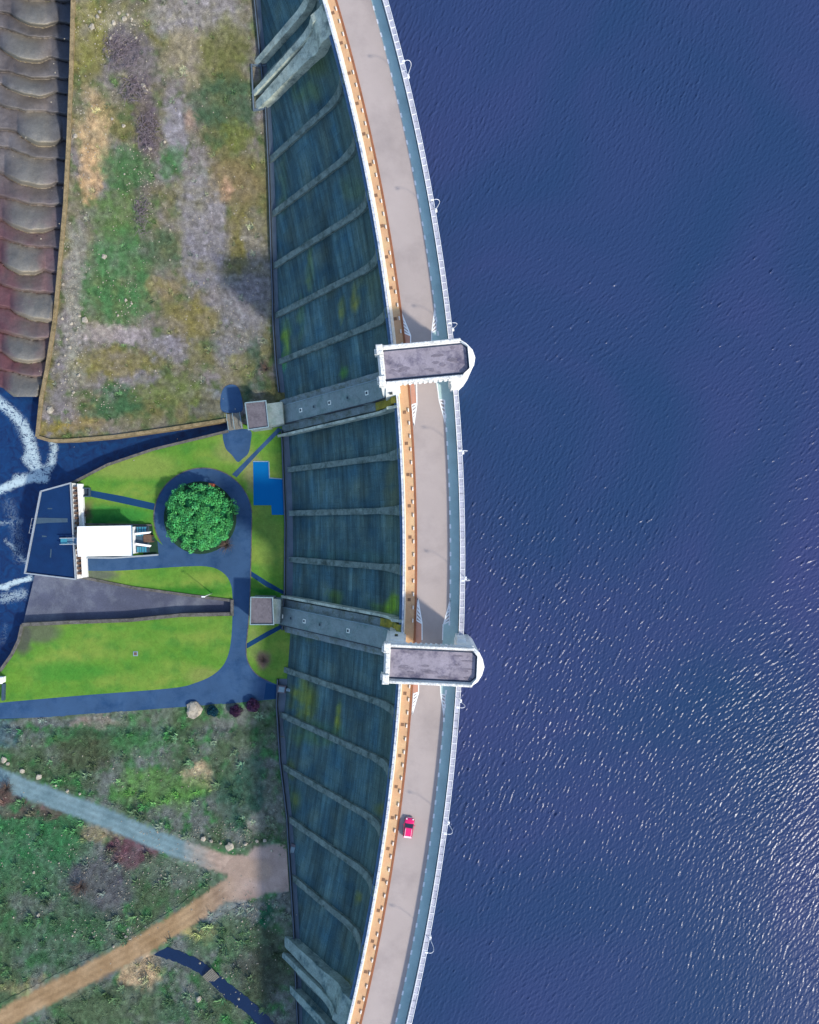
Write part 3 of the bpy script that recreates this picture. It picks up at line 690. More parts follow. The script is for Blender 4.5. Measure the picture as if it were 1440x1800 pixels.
arcsheet('footway', TN, TB, RW + .45, RW + 1.0, .124, 'cream_edge')
arcsheet('footway', TA, TN - .0005, RW + .45, RW + .66, .124, 'cream_edge')
arcsheet('road', TA, TB, RW + 2.78, RW + 9.05, 0, 'road_asphalt')
arcsheet('footway', TA, TB, RW + 9.05, RE - .85, .004, 'verge_teal')
kb = MB(); arcbox(kb, TA, TB, RW + 2.40, RW + 2.78, -.3, .2, 260); T(kb.build('kerb', 'kerb_brown'), kind='structure')
# parapets (part of the dam), interrupted at the towers
spans = [(TA, TS - HW), (TS + HW, TN - HW), (TN + HW, TB)]
for a, b_ in spans:
    pw = MB(); pe = MB()
    arcbox(pw, a, b_, RW + .05, RW + .36, -.3, 1.0); arcbox(pe, a, b_, RE - .72, RE - .08, -1.6, 2.15)
    pw.build('parapet_wall', 'white_stone', dam); pe.build('parapet_wall', 'coping', dam)
    cw = MB(); ce = MB()
    n = int((b_ - a) * RW / 1.35); st = (b_ - a) / n
    for i in range(n):
        j = random.uniform(-.02, .02)
        arcbox(cw, a + st * i + .00009, a + st * (i + 1) - .00009, RW + .02, RW + .40, 1.003, 1.2 + j * .5, 1)
        arcbox(ce, a + st * i + .00011, a + st * (i + 1) - .00011, RE - .86, RE + .02, 2.153, 2.36 + j, 1)
    ct = MB(); arcbox(ct, a, b_, RE - .88, RE - .80, 2.2, 2.46); arcbox(ct, a, b_, RE - .03, RE + .05, 2.2, 2.46)
    for i in range(n + 1):
        if random.random() < .75: arcbox(ct, a + st * i - .0001, a + st * i + .0001, RE - .797, RE - .033, 2.2, 2.45, 1)
    ct.build('coping_trim', 'paint', dam); cw.build('coping', 'coping_pale', dam); ce.build('coping', 'coping', dam)
# string course below the west parapet and the slim pipe rail along the lake side
sc_ = MB()
for a, b_ in spans: arcbox(sc_, a, b_, RW - .50, RW + .03, -1.1, -.35)
sc_.build('string_course', 'course_shade', dam)

def rib(tc, wd, raise_, mat, name='buttress', w1=31, top=.6, jitter=.05, v0=0.0, flare=0.0, taper=0.0):
    """raised radial strip up the face; v0 = lateral offset in metres"""
    pr = [p for p in densify(PROF, .7) if p[0] <= w1]
    v = []; n = 0
    for i, (a, dp) in enumerate(pr):
        q = pr[min(i + 1, len(pr) - 1)]; r = pr[max(i - 1, 0)]
        dx_, dz_ = q[0] - r[0], -(q[1] - r[1]); l = math.hypot(dx_, dz_) or 1
        nx_, nz_ = -dz_ / l, dx_ / l                      # outward: west and up
        k = min(1, dp / top) if top else 1
        hh = raise_ * max(.15, k) * (1 + jitter * noise.noise((a, tc * 90, 0)) * 2)
        aw, ad = a + nx_ * hh, -dp + nz_ * hh
        sh = wd * (1 + .12 * noise.noise((a * .7, tc * 50, 5))) * (1 + flare * max(0, 1 - a / 5) ** 1.5) * (1 - taper * min(1, a / w1))
        for s in (-1, 1):
            lat = v0 + s * sh / 2
            x, y, z = pol(tc, RW - a, -dp); v.append((x - math.sin(tc) * lat - .5 * nx_ * -math.cos(tc) * 1, y + math.cos(tc) * lat + .5 * nx_ * math.sin(tc), z - .5 * nz_))
            x, y, z = pol(tc, RW - aw, ad); v.append((x - math.sin(tc) * lat, y + math.cos(tc) * lat, z))
    f = []
    for i in range(len(pr) - 1):
        a, b_ = 4 * i, 4 * i + 4
        f += [(a + 1, a + 3, b_ + 3, b_ + 1), (a, a + 1, b_ + 1, b_), (a + 3, a + 2, b_ + 2, b_ + 3)]
    m_ = MB(); m_.add(v, f); m_.add([], [])
    f2 = [(0, 2, 3, 1)]; m_.f += f2
    return m_.build(name, mat, dam)
RIBS = [(598, 138), (624, 240), (644, 343), (663, 447), (678, 549), (701, 797), (706, 897), (704, 1003), (695, 1257), (686, 1360), (671, 1469), (655, 1567), (636, 1672)]
for px, py in RIBS: rib(th_of(px, py), 1.25, .65, 'rib_stone', flare=.6)
# heavy wing ribs at both ends of the overflow section
tn_, ts_ = th_of(577, 35), th_of(616, 1783)
for tc, sg in ((tn_, 1), (ts_, -1)):
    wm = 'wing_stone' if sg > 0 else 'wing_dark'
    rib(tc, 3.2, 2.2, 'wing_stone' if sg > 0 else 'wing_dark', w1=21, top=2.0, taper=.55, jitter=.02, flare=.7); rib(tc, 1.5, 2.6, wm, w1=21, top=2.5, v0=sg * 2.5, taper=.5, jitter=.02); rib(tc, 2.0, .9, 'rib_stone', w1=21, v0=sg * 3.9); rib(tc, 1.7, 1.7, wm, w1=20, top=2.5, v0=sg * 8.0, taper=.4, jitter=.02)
    rib(tc + sg * .062, 1.8, .9, 'rib_stone'); rib(tc + sg * .092, 1.8, .9, 'rib_stone'); rib(tc + sg * .122, 1.8, .9, 'rib_stone')
# broad buttresses below the towers
for tc, sg in ((TN - .0035, -1), (TS + .0035, 1)):
    rib(tc, 4.3, 1.9, 'buttress_deck', 'buttress_spine', 31, .4, .01)
    rib(tc, 1.6, .95, 'buttress_stone', 'buttress_shoulder', 31, .4, .04, v0=2.95); rib(tc, 1.6, .95, 'buttress_stone', 'buttress_shoulder', 31, .4, .04, v0=-2.95)
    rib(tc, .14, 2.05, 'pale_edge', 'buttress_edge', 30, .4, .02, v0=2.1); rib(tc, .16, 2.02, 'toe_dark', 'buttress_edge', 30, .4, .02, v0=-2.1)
    rib(tc, 1.7, 1.02, 'moss_stone', 'mossy_shoulder', 3.7, .4, .04, v0=sg * 2.95); rib(tc, 1.7, 1.02, 'moss_stone', 'mossy_shoulder', 2.6, .4, .04, v0=-sg * 2.95)
    rib(tc, .55, 2.0, 'wing_stone', 'buttress_rail', 27, .4, .03, v0=sg * 4.5)
# hatches on the spines
def spine_pt(tc, wd, up):
    dp = depth(wd); x, y, z = pol(tc, RW - wd - up * .707, -dp + up * .707); return x, y, z
for tc, wl in ((TN - .0035, (4.5, 8.7, 13.0, 16.8, 20.2, 26.5)), (TS + .0035, (9.8, 16.5, 20.5, 24.0, 26.6))):
    for i, wd in enumerate(wl):
        m_ = MB(); m_.box(-.45, .45, -.45, .45, -.05, .12); 
        o = m_.build('hatch', 'hatch_white' if (i % 2 == 0 or wd > 26) else 'buttress_deck', dam); o.location = spine_pt(tc, wd, 1.93); o.rotation_euler = (0, rad(-45), tc)
        if i != len(wl) - 1:
            m2 = MB(); m2.box(-.27, .27, -.27, .27, .12, .16); p = m2.build('opening', 'hatch_dark', o)

# toe walls and the pale berm between them and the face
for seg, lb in (((0, 9), 'thin dark wall along the foot of the dam above the north buttress house'), ((9, 14), 'thin dark wall between the lawn strip and the foot of the dam'), ((14, 22), 'thin dark wall along the foot of the dam beside the lower moor')):
    pts = TOE[seg[0]:seg[1]] if seg[0] else [(430, -160)] + TOE[:9]
    if seg[1] == 22: pts = pts + [(535, 1960)]
    if seg[0] == 0: pts[-1] = (491, 690)
    ln = []
    for px, py in pts: x, y, z = G(px, py); ln.append((x, y, z + .7))
    m_ = MB(); m_.wall(densify(ln, 2), .4, -36, 0); r = empty('toe_wall', (0, 0, 0), 0, lb, 'wall'); m_.build('masonry', 'toe_dark', r)
    L = [(p[0], p[1], p[2] + .1) for p in densify(ln, 2)]; c_ = MB(); c_.wall(L, .16, -20, 0)
    for i in range(len(L)):
        for kk in (0, 1): v = c_.v[4 * i + kk]; c_.v[4 * i + kk] = (v[0], v[1], L[i][2] - .097)
    c_.build('coping', 'toe_path', r)
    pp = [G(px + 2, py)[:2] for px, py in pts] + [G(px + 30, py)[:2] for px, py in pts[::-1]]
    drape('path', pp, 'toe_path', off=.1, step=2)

# ------------------------------------------------------------------ road markings on the crest
mk = MB(); st = 2.58 / RW; t = TA
skip = lambda t: abs(t - TN) < .024 or abs(t - TS) < .024
while t < TB:
    if not (abs(t - TN) < .012 or abs(t - TS) < .012): arcbox(mk, t, t + .85 / RW, RW + 8.98, RW + 9.30, .0, .05, 1)
    t += st
def quadline(p, q, wd, z):
    a = Vector(P(*p)); b_ = Vector(P(*q)); d = (b_ - a).normalized(); n = Vector((-d.y, d.x)) * wd / 2
    mk.add([(a + n).to_3d() + Vector((0, 0, z)), (a - n).to_3d() + Vector((0, 0, z)), (b_ - n).to_3d() + Vector((0, 0, z)), (b_ + n).to_3d() + Vector((0, 0, z))], [(0, 1, 2, 3)])
def hatchm(apex, out, inn, n=5):
    quadline(apex, inn, .22, .036); quadline(apex, out, .14, .036)
    for i in range(n):
        s = .30 + .70 * i / (n - 1)
        a = [apex[k] + (out[k] - apex[k]) * s for k in (0, 1)]; b_ = [apex[k] + (inn[k] - apex[k]) * min(1, s + .1) for k in (0, 1)]
        quadline(a, b_, .27, .040)
HT = [((705, 548), (711, 585), (722, 590)), ((765, 540), (768, 580), (759, 585)), ((727.5, 748), (724, 712), (733, 709)), ((784, 747), (781, 703), (772, 703)),
      ((734.5, 1052), (732, 1090), (742, 1096)), ((791.5, 1055), (790, 1092), (780, 1097)), ((724.5, 1256), (727, 1220), (736, 1217)), ((781, 1260), (783, 1222), (775, 1220))]
for q in HT: hatchm(*q)
# edge lines of the narrowed carriageway
for a, b_ in (((722, 590), (722, 606)), ((759, 585), (759, 606)), ((732.5, 670), (733, 709)), ((768, 670), (772, 703)), ((742, 1096), (742, 1125)), ((779, 1097), (778, 1125)), ((736, 1200), (736, 1217)), ((774, 1200), (775, 1220))): quadline(a, b_, .2, .04)
o = mk.build('road_marking', 'paint'); T(o, kind='structure')
for poly, mt in (([(711, 585), (722, 590), (723, 640), (733, 709), (724, 712), (722, 680)], 'salmon'), ([(768, 580), (759, 585), (760, 640), (772, 703), (781, 703), (790, 640)], 'verge_teal'),
                 ([(732, 1090), (742, 1096), (740, 1160), (736, 1217), (727, 1220), (724, 1160)], 'salmon'), ([(790, 1092), (780, 1097), (776, 1160), (775, 1220), (783, 1222), (794, 1160)], 'verge_teal')):
    flat('footway', poly, mt, z=0, off=.02, step=0)
# bollards and drain covers along the west footway
first = None; t = -.285; i = 0
bz = [('between the two towers', TS, TN), ('above the upper tower', TN, 1), ('below the lower tower', -1, TS)]
while t < .29:
    if abs(t - TN) > .0125 and abs(t - TS) > .0125:
        where = next(q[0] for q in bz if q[1] < t < q[2])
        if first is None:
            first = empty('kerb_block'); mm = MB(); mm.box(-.12, .12, -.34, .34, 0, .34, .05); mm.build('stone', 'block_pale', first)
            mm = MB(); mm.box(-.17, .17, -.40, .40, -.01, .05); mm.build('plinth', 'footway', first); ob = first
        else: ob = dup(first)
        ob.location = pol(t, RW + 2.12, .125); ob.rotation_euler = (0, 0, t)
        T(ob, 'small pale kerb block in the row along the orange footway ' + where, 'kerb block', 'kerb blocks along the orange footway')
    t += 2.5 / RW
first = None; t = -.275
while t < .28:
    if abs(t - TN) > .0125 and abs(t - TS) > .0125:
        where = next(q[0] for q in bz if q[1] < t < q[2])
        if first is None:
            first = empty('drain_cover'); mm = MB(); mm.box(-.32, .32, -.32, .32, 0, .02); mm.build('lid', 'drain_iron', first)
            mm = MB()
            for k in range(4): mm.box(-.24 + k * .14, -.18 + k * .14, -.25, .25, .022, .026)
            mm.build('grille', 'niche_brown', first); ob = first
        else: ob = dup(first)
        ob.location = pol(t, RW + 1.35 + random.uniform(-.08, .08), .125); ob.rotation_euler = (0, 0, t)
        T(ob, 'square brown drain cover set in the orange footway, stretch ' + where, 'drain cover', 'drain covers in the footway')
    t += 5.95 / RW
# swan-neck lamps on the lake parapet
LAMPS = [(706, 146, 'topmost in the photo'), (755, 378, 'second from the top of the photo'), (795, 583, 'just above the upper tower'), (811, 797, 'just below the upper tower'), (815, 1015, 'just above the lower tower'), (808, 1228, 'just below the lower tower'), (789, 1440, 'beside the red car'), (762, 1640, 'nearest the bottom of the photo')]
first = None
for px, py, lb in LAMPS:
    t = th_of(px, py)
    if first is None:
        first = empty('street_lamp'); mm = MB()
        pts = [(0, 0, 0), (.14, 0, .9), (.40, 0, 2.0), (.6, 0, 3.0), (.56, 0, 4.0), (.3, 0, 4.7), (-.1, 0, 5.0), (-.6, 0, 5.0)]
        sm = [Vector(p) for p in pts]; mm.tube(sm, [.07, .06, .055, .05, .048, .045, .045, .045], 8); mm.build('pole', 'lamp_metal', first, True)
        mm = MB(); mm.box(-.25, .25, -.3, .3, -.5, .08, .04); mm.build('bracket', 'lamp_metal', first)
        mm = MB(); mm.box(-1.15, -.55, -.15, .15, 4.93, 5.10, .05); hd = mm.build('lamp_head', 'lamp_metal', first)
        mm = MB(); mm.box(-1.08, -.62, -.11, .11, 4.88, 4.927); mm.build('lens', 'lamp_glass', hd); ob = first
    else: ob = dup(first)
    ob.location = pol(t, RE + .16, 1.9); ob.rotation_euler = (0, 0, t)
    T(ob, 'white swan-neck street lamp on the lake parapet, ' + lb, 'street lamp', 'street lamps along the lake parapet')

# ------------------------------------------------------------------ gate towers
def tower(tc, label, u0, u1, u2, ie):
    r = empty('gate_tower', pol(tc, RW, 0), tc, label, 'tower')     # local x = radial east, y = tangent north
    W = 3.38; ZT_ = 12.0
    m_ = MB(); m_.prism([(u0 + .1, -W), (.9, -W), (.9, W), (u0 + .1, W)], -6.5, 9.5); m_.prism([(u0 + .5, -W - .45), (.6, -W - .45), (.6, -W - .003), (u0 + .5, -W - .003)], -5, 7.5, [(u0 + .9, -W - .2), (.5, -W - .2), (.5, -W - .003), (u0 + .9, -W - .003)])
    m_.prism([(u0 + .5, W + .003), (.6, W + .003), (.6, W + .45), (u0 + .5, W + .45)], -5, 7.5, [(u0 + .9, W + .003), (.5, W + .003), (.5, W + .2), (u0 + .9, W + .2)])
    m_.build('pier', 'white_stone', r)
    ap = [(10.1, -W), (u1, -W), (u1 + 1.0, -W + .8), (u2 - .35, -1.4), (u2, 0.0), (u2 - .35, 1.4), (u1 + 1.0, W - .8), (u1, W), (10.1, W)]
    m_ = MB(); m_.prism(ap, -7, 9.5); m_.prism([(10.3, -W - .7), (11.9, -W - .7), (11.9, -W - .003), (10.3, -W - .003)], -3, 6.0); m_.prism([(10.3, W + .003), (11.9, W + .003), (11.9, W + .7), (10.3, W + .7)], -3, 6.0)
    m_.build('pier', 'white_stone', r)
    # lintel over the road: body between the piers and above them
    full = [(u0, -W)] + ap[1:-1] + [(u0, W)]
    m_ = MB(); m_.prism(full, 9.503, 11.05); m_.build('lintel', 'white_stone', r)
    inn = [(u0 + 1.15, -W + .62), (u1 + ie - .9, -W + .62), (u1 + ie, -W + 1.5), (u1 + ie, W - 1.5), (u1 + ie - .9, W - .62), (u0 + 1.15, W - .62)]
    q = np.random.default_rng(int(tc * 1000) + 99); m_ = MB(); m_.prism(inn, 11.05, 11.12)
    for _ in range(16):
        a, b_, l, wd = q.uniform(u0 + 2, u1 - .5), q.normal() * 1.3, q.uniform(.3, 1.4), q.uniform(.15, .4); b_ = max(-2.1, min(2.1, b_))
        m_.prism([(a + l * math.cos(t) * q.uniform(.6, 1.1), b_ + wd * math.sin(t) * q.uniform(.6, 1.1)) for t in np.linspace(0, 5.6, 9)], 11.121, 11.13 + .004 * _)
    o_ = m_.build('roof', 'roof_asphalt', r); o_.data.materials.append(MATS['roof_stain'])
    for p_ in o_.data.polygons: p_.material_index = 1 if min(o_.data.vertices[v_].co.z for v_ in p_.vertices) > 11.1205 else 0
    # gutter round the roof edge
    m_ = MB(); g_ = [(p[0], p[1], 11.17) for p in ([(u0 + .9, -W + .8)] + [(u1 + ie - 1.0, -W + .8), (u1 + ie - .17, -W + 1.55), (u1 + ie - .17, W - 1.55), (u1 + ie - 1.0, W - .8), (u0 + .9, W - .8)])]
    m_.wall(g_, .20, 11.121, 11.17); m_.build('gutter', 'gutter', r)
    # parapet round the roof
    m_ = MB()
    m_.box(u0 + 1.1, u1, -W - .05, -W + .42, 11.053, ZT_, .1); m_.box(u0 + 1.1, u1, W - .42, W + .05, 11.053, ZT_, .1)
    m_.build('parapet', 'rubble_white', r)
    e0 = [(u1 + .003, -W - .05), (u1 + 1.05, -W + .76), (u2 - .27, -1.4), (u2 + .08, 0), (u2 - .27, 1.4), (u1 + 1.05, W - .76), (u1 + .003, W + .05), (u1 + .003, W - .55), (u1 + ie + .003, W - 1.45), (u1 + ie + .003, -W + 1.45), (u1 + .003, -W + .55)]
    e1 = [(u1 + .05, -W + .2), (u1 + .75, -W + .8), (u1 + ie + .35, -1.5), (u1 + ie + .45, 0), (u1 + ie + .35, 1.5), (u1 + .75, W - .8), (u1 + .05, W - .2), (u1 + .003, W - .55), (u1 + ie + .003, W - 1.45), (u1 + ie + .003, -W + 1.45), (u1 + .003, -W + .55)]
    m_ = MB(); m_.prism(e0, 11.053, [11.25] * 7 + [12.0] * 4, e1); m_.build('apse_coping', 'white_stone', r)
    m_ = MB()
    m_.box(u0 - .15, u0 + 1.05, -W - .25, -W + 1.5, 10.2, 12.25, .12); m_.box(u0 - .15, u0 + 1.05, W - 1.5, W + .25, 10.2, 12.25, .12)
    m_.box(u0 + .3, u0 + 1.05, -W + 1.55, W - 1.55, 11.053, 11.9, .1)
    for s in (-1, 1): m_.box(u0 - .45, u0 - .17, s * (W - .9) - .5, s * (W - .9) + .5, 9.4, 11.7, .1)
    m_.build('battlement', 'rubble_white', r)
    # corbel course under the parapet on both long sides
    m_ = MB()
    for s in (-1, 1):
        y0, y1 = sorted((s * (W + .003), s * (W + .28))); m_.box(u0 + .6, 1.2, y0, y1, 10.4, 11.0); m_.box(9.6, u1, y0, y1, 10.4, 11.0)
        for k in range(9): m_.box(1.6 + k * .9, 2.0 + k * .9, y0, y1, 10.2, 10.9)
    m_.build('corbel', 'white_stone', r)
    for s in (-1, 1):
        m_ = MB(); m_.box(-1.2, -.6, s * (W + .26) - .3, s * (W + .26) + .21, 3.0, 4.6); m_.build('window', 'window_dark', r)
    return r
tower(TN, 'upper pale stone gate tower spanning the crest road with a stained flat roof', -2.6, 12.2, 14.5, 1.15)
tower(TS, 'lower pale stone gate tower spanning the crest road, nearer the red car', -2.8, 12.9, 14.9, .7)

# ------------------------------------------------------------------ valve houses at the buttress feet
def valve_house(pxs, zr, label, trim, link):
    c = np.mean([P(x, y, zr) for x, y in pxs], 0); pts = [tuple(np.array(P(x, y, zr)) - c) for x, y in pxs]
    r = empty('valve_house', (c[0], c[1], FL), 0, label, 'building'); H = zr - FL
    sh = lambda k: [(p[0] * k, p[1] * k) for p in pts]
    m_ = MB(); m_.prism(sh(.94), -.3, H - .25); m_.build('wall', 'buttress_stone', r)
    m_ = MB(); m_.prism(sh(1.0), H - .247, H); m_.build('roof', 'house_roof', r)
    m_ = MB(); k = [(p[0], p[1], H + .3) for p in sh(.98)]; m_.wall(k + [k[0]], .22, H + .003, H + .3); m_.build('parapet', trim, r)
    m_ = MB(); m_.prism([tuple(np.array(P(x, y, zr - 1.6)) - c) for x, y in link], -.3, H - 1.6); m_.build('link_block', 'buttress_deck', r)
    m_ = MB(); m_.box(min(p[0] for p in pts) * .94 - .06, min(p[0] for p in pts) * .94 + .1, -.7, .7, 0, 2.3); d = m_.build('door', 'window_dark', r)
    m_ = MB(); m_.box(min(p[0] for p in pts) * .94 - .12, min(p[0] for p in pts) * .94 - .062, .45, .55, 1.0, 1.3); m_.build('handle', 'lamp_metal', d)
    return r
valve_house([(431, 708), (468, 704), (473, 751), (437, 756)], -25.8, 'grey flat-roofed stone house at the foot of the upper buttress by the footbridge', 'pale_edge', [(467, 710), (496, 706), (499, 744), (470, 749)])
valve_house([(441, 1049), (480, 1050), (482, 1098), (440, 1098)], -26.5, 'grey flat-roofed stone house at the foot of the lower buttress beside the access road', 'pale_edge', [(477, 1052), (494, 1054), (492, 1097), (479, 1096)])
# footbridge over the channel end
r = empty('footbridge', (*P(414, 741, FL), FL), rad(8), 'small concrete footbridge with pale rails between the two dark patches', 'footbridge')
m_ = MB(); m_.box(-1.7, 1.6, -1.9, 1.9, .1, .35); m_.build('deck', 'wood', r)
for s in (-1.6, -.2, 1.5):
    m_ = MB(); m_.box(s - .07, s + .07, -1.9, 1.9, 1.15, 1.27)
    for k in (-1.8, 0, 1.8): m_.box(s - .05, s + .05, k - .05, k + .05, .35, 1.15)
    m_.build('railing', 'pale_edge', r)

# ------------------------------------------------------------------ river building with flat roof
zr = -28.0; RB = [(72, 863), (126, 848), (135, 1019), (44, 1008)]
c = np.array(P(95, 935, zr)); pts = [tuple(np.array(P(x, y, zr)) - c) for x, y in RB]
r = empty('river_house', (c[0], c[1], FL), 0, 'trapezoid flat-roofed building with dark blue roof and white edge beside the river foam', 'building')
def inset(pts, d):
    cx, cy = np.mean(pts, 0); out = []
    n = len(pts); ar = sum(pts[i][0] * pts[(i + 1) % n][1] - pts[(i + 1) % n][0] * pts[i][1] for i in range(n)); sg = 1 if ar > 0 else -1
    for i in range(n):
        p0, p1, p2 = Vector(pts[i - 1]), Vector(pts[i]), Vector(pts[(i + 1) % n]); a = (p1 - p0).normalized(); b_ = (p2 - p1).normalized()
        na, nb = Vector((-a.y, a.x)) * sg, Vector((-b_.y, b_.x)) * sg; m = (na + nb); m /= max(.3, m.dot(na)); q = p1 + m * d; out.append((q.x, q.y))
    return out
H = zr - FL
m_ = MB(); m_.prism(inset(pts, .1), -5.0, H - .3); m_.build('wall', 'wall_white', r)
m_ = MB(); m_.prism(inset(pts, .05), H - .297, H); m_.build('roof', 'deck_navy', r)
m_ = MB(); k = [(p[0], p[1], H + .45) for p in inset(pts, .12)]; m_.wall(k + [k[0]], .28, H + .003, H + .45); m_.build('parapet', 'pale_trim', r)
def loc(px, py): return tuple(np.array(P(px, py, zr)) - c)
m_ = MB(); m_.prism([loc(*p) for p in [(64, 910), (119, 911), (119, 918), (84, 919), (63, 921)]], H + .003, H + .05); m_.build('roof_seam', 'seam_grey', r)
m_ = MB()
for p in ([(84, 893), (92, 893), (92, 895), (84, 895)], [(89, 965), (91, 965), (90, 980), (88, 980)], [(74, 941), (82, 942), (82, 944), (74, 944)]): m_.prism([loc(*q) for q in p], H + .003, H + .03)
m_.build('roof_patch', 'seam_grey', r)
# east front: ledge, buttress ribs and recesses
e0, e1 = Vector(pts[1]), Vector(pts[2]); d = (e1 - e0); L = d.length; d.normalize(); n = Vector((-d.y, d.x)); n = n if n.x > 0 else -n
def ebox(mb_, s0, s1, a0, a1, z0, z1):
    q = [e0 + d * s0 + n * a0, e0 + d * s1 + n * a0, e0 + d * s1 + n * a1, e0 + d * s0 + n * a1]; mb_.prism([(v.x, v.y) for v in q], z0, z1)
m_ = MB(); ebox(m_, .3, L - .3, .0, 1.25, -4, .9); m_.build('front_ledge', 'wall_white', r)
m_ = MB(); k = 1.0
while k < L - 1:
    ebox(m_, k, k + .55, .02, .55, .903, H - .5); k += 1.15
m_.build('pilaster', 'niche_brown', r)
m_ = MB(); ebox(m_, .3, L - .3, .56, .8, .903, 1.9); m_.build('front_wall', 'wall_white', r)
m_ = MB(); q = np.array(pts[0]); q2 = np.array(pts[3])
for f0, f1 in ((.34, .46), (.42, .52)):
    a = q + (q2 - q) * f0; b_ = q + (q2 - q) * f1; o_ = np.array((-1.0, .15))
    m_.tube([(*a, H - .4), (*(a + o_), H - .4), (*(b_ + o_), H - .4), (*b_, H - .4)], .09, 6)
m_.build('railing', 'pale_trim', r)

# ------------------------------------------------------------------ white roofed control house
zr = -26.3; c = np.array(P(184, 951, zr)); H = zr - FL; S_ = (CAMZ - zr) / FPX
r = empty('control_house', (c[0], c[1], FL), rad(1.0), 'white-roofed rectangular building between the river house and the loop road', 'building')
hx, hy = 47.5 * S_, 26.5 * S_
m_ = MB(); m_.box(-hx + .35, hx - .35, -hy + .35, hy - .35, -.3, H - .25); m_.build('wall', 'wall_white', r)
m_ = MB(); m_.add([(-hx, -hy, H - .2), (hx, -hy, H - .2), (hx, hy, H - .2), (-hx, hy, H - .2), (-hx, -hy, H), (hx, -hy, H), (hx, hy, H), (-hx, hy, H), (-hx, 0, H + .35), (hx, 0, H + .35)],
    [(3, 2, 1, 0), (0, 1, 5, 4), (2, 3, 7, 6), (4, 5, 9, 8), (6, 7, 8, 9), (1, 2, 6, 9, 5), (3, 0, 4, 8, 7)]); rf = m_.build('roof', 'roof_white', r)
m_ = MB(); m_.box(hx - .002 + .01, hx + .14, -hy - .05, hy + .05, H - .3, H + .1); m_.build('fascia', 'steel_blue', rf)
for s in (-1, 1):
    for k in (-4, 0, 4):
        m_ = MB(); m_.box(k - .9, k + .9, s * (hy - .35) - .05, s * (hy - .35) + .05, 1.5, 3.2); wn_ = m_.build('window', 'window_dark', r)
        m_ = MB(); y0, y1 = sorted((s * (hy - .30 + .003), s * (hy - .2))); m_.box(k - 1.0, k + 1.0, y0, y1, 1.36, 1.48); m_.build('sill', 'pale_trim', wn_)
ex = hx - .35
m_ = MB(); m_.box(ex + .003, ex + 2.6, -hy + .5, hy - .3, -.3, 1.7); m_.build('entrance_block', 'seam_grey', r)
m_ = MB()
for k in range(4): m_.box(ex + .3 + k * .58, ex + .7 + k * .58, .9, hy - .45, 1.703, 1.78); m_.box(ex + .3 + k * .58, ex + .7 + k * .58, -hy + .6, -1.6, 1.703, 1.78)
m_.build('skylight', 'glass_blue', r)
for s, a in ((1.35, .10), (-.95, -.18)):
    m_ = MB(); m_.prism([(ex + .5, s - .2), (ex + 3.6, s - .15 + a * 3), (ex + 3.9, s + .25 + a * 3), (ex + .5, s + .3)], 2.4, [3.1, 2.7, 2.7, 3.1]); m_.build('canopy_fin', 'roof_white', r)
m_ = MB(); m_.box(ex + 1.9, ex + 3.6, -.6, 1.2, 1.71, 2.0); m_.box(ex + 2.65, ex + 3.7, -.6, 1.0, -.2, 1.70); m_.build('porch', 'niche_brown', r)
m_ = MB(); m_.box(ex + 3.72, ex + 3.8, -.3, .7, .1, 1.6); m_.build('door', 'window_dark', r)
# gantry over the river house roof
m_ = MB(); m_.box(-hx - 4.0, -hx + .3, -.55, .75, H - 1.5, H - 1.3); gt = m_.build('gantry_deck', 'steel_blue', r)
m_ = MB()
for y in (-.62, .78): m_.box(-hx - 4.3, -hx + .3, y - .09, y + .09, H - .6, H - .45); [m_.box(-hx - 4.1 + q_ * 1.0, -hx - 4.0 + q_ * 1.0, y - .05, y + .05, H - 1.3, H - .6) for q_ in range(5)]
m_.build('railing', 'pale_trim', gt)
m_ = MB(); m_.box(-hx - 4.3, -hx - 2.9, -.5, .7, H - 1.297, H - 1.0); m_.build('glass_floor', 'glass_blue', gt)
wallthing('garden_wall', 'thin white wall beside the control house along the road arm', [(153, 980), (200, 980.5), (252, 977), (279, 975)], .25, 'pale_trim', flatz=FL, top=.6)
wallthing('garden_wall', 'short low wall on the upper side of the control house terrace', [(139, 921), (231, 922), (252, 923), (268, 923)], .25, 'wall_stone', flatz=FL, top=.4)
# stair pit and gate at the river house
c = P(147, 865.5, FL); r = empty('stair_pit', (c[0], c[1], FL), 0, 'small dark railed stairwell where the path meets the river house', 'stairwell')
m_ = MB(); m_.wall([(-1.9, -.95), (1.6, -.95), (1.6, .95), (-1.9, .95)], .22, -.2, .75); m_.build('parapet', 'seam_grey', r)
m_ = MB(); m_.box(-1.75, 1.48, -.83, .83, -.1, .035); m_.build('pit_floor', 'hatch_dark', r)
m_ = MB(); [m_.box(-1.75 + k * .32, -1.6 + k * .32, -.83, .83, .036, .1) for k in range(4)]; m_.build('step', 'pale_trim', r)
m_ = MB(); m_.box(-2.6, -1.95, -1.0, 1.0, 1.0, 1.12); [m_.box(-2.6 + k * .5, -2.5 + k * .5, -1, -.9, 0, 1.0) for k in (0, 1)]; m_.build('landing', 'steel_blue', r)
c = P(137, 989, FL); r = empty('access_platform', (c[0], c[1], FL), 0, 'pale slatted platform at the end of the road arm by the river house', 'platform')
m_ = MB(); m_.box(-.75, .75, -1.5, 1.5, .02, .9); m_.build('base', 'wall_stone', r)
m_ = MB(); [m_.box(-.75, .75, -1.45 + k * .33, -1.2 + k * .33, .903, 1.0) for k in range(9)]; m_.build('slats', 'pale_trim', r)

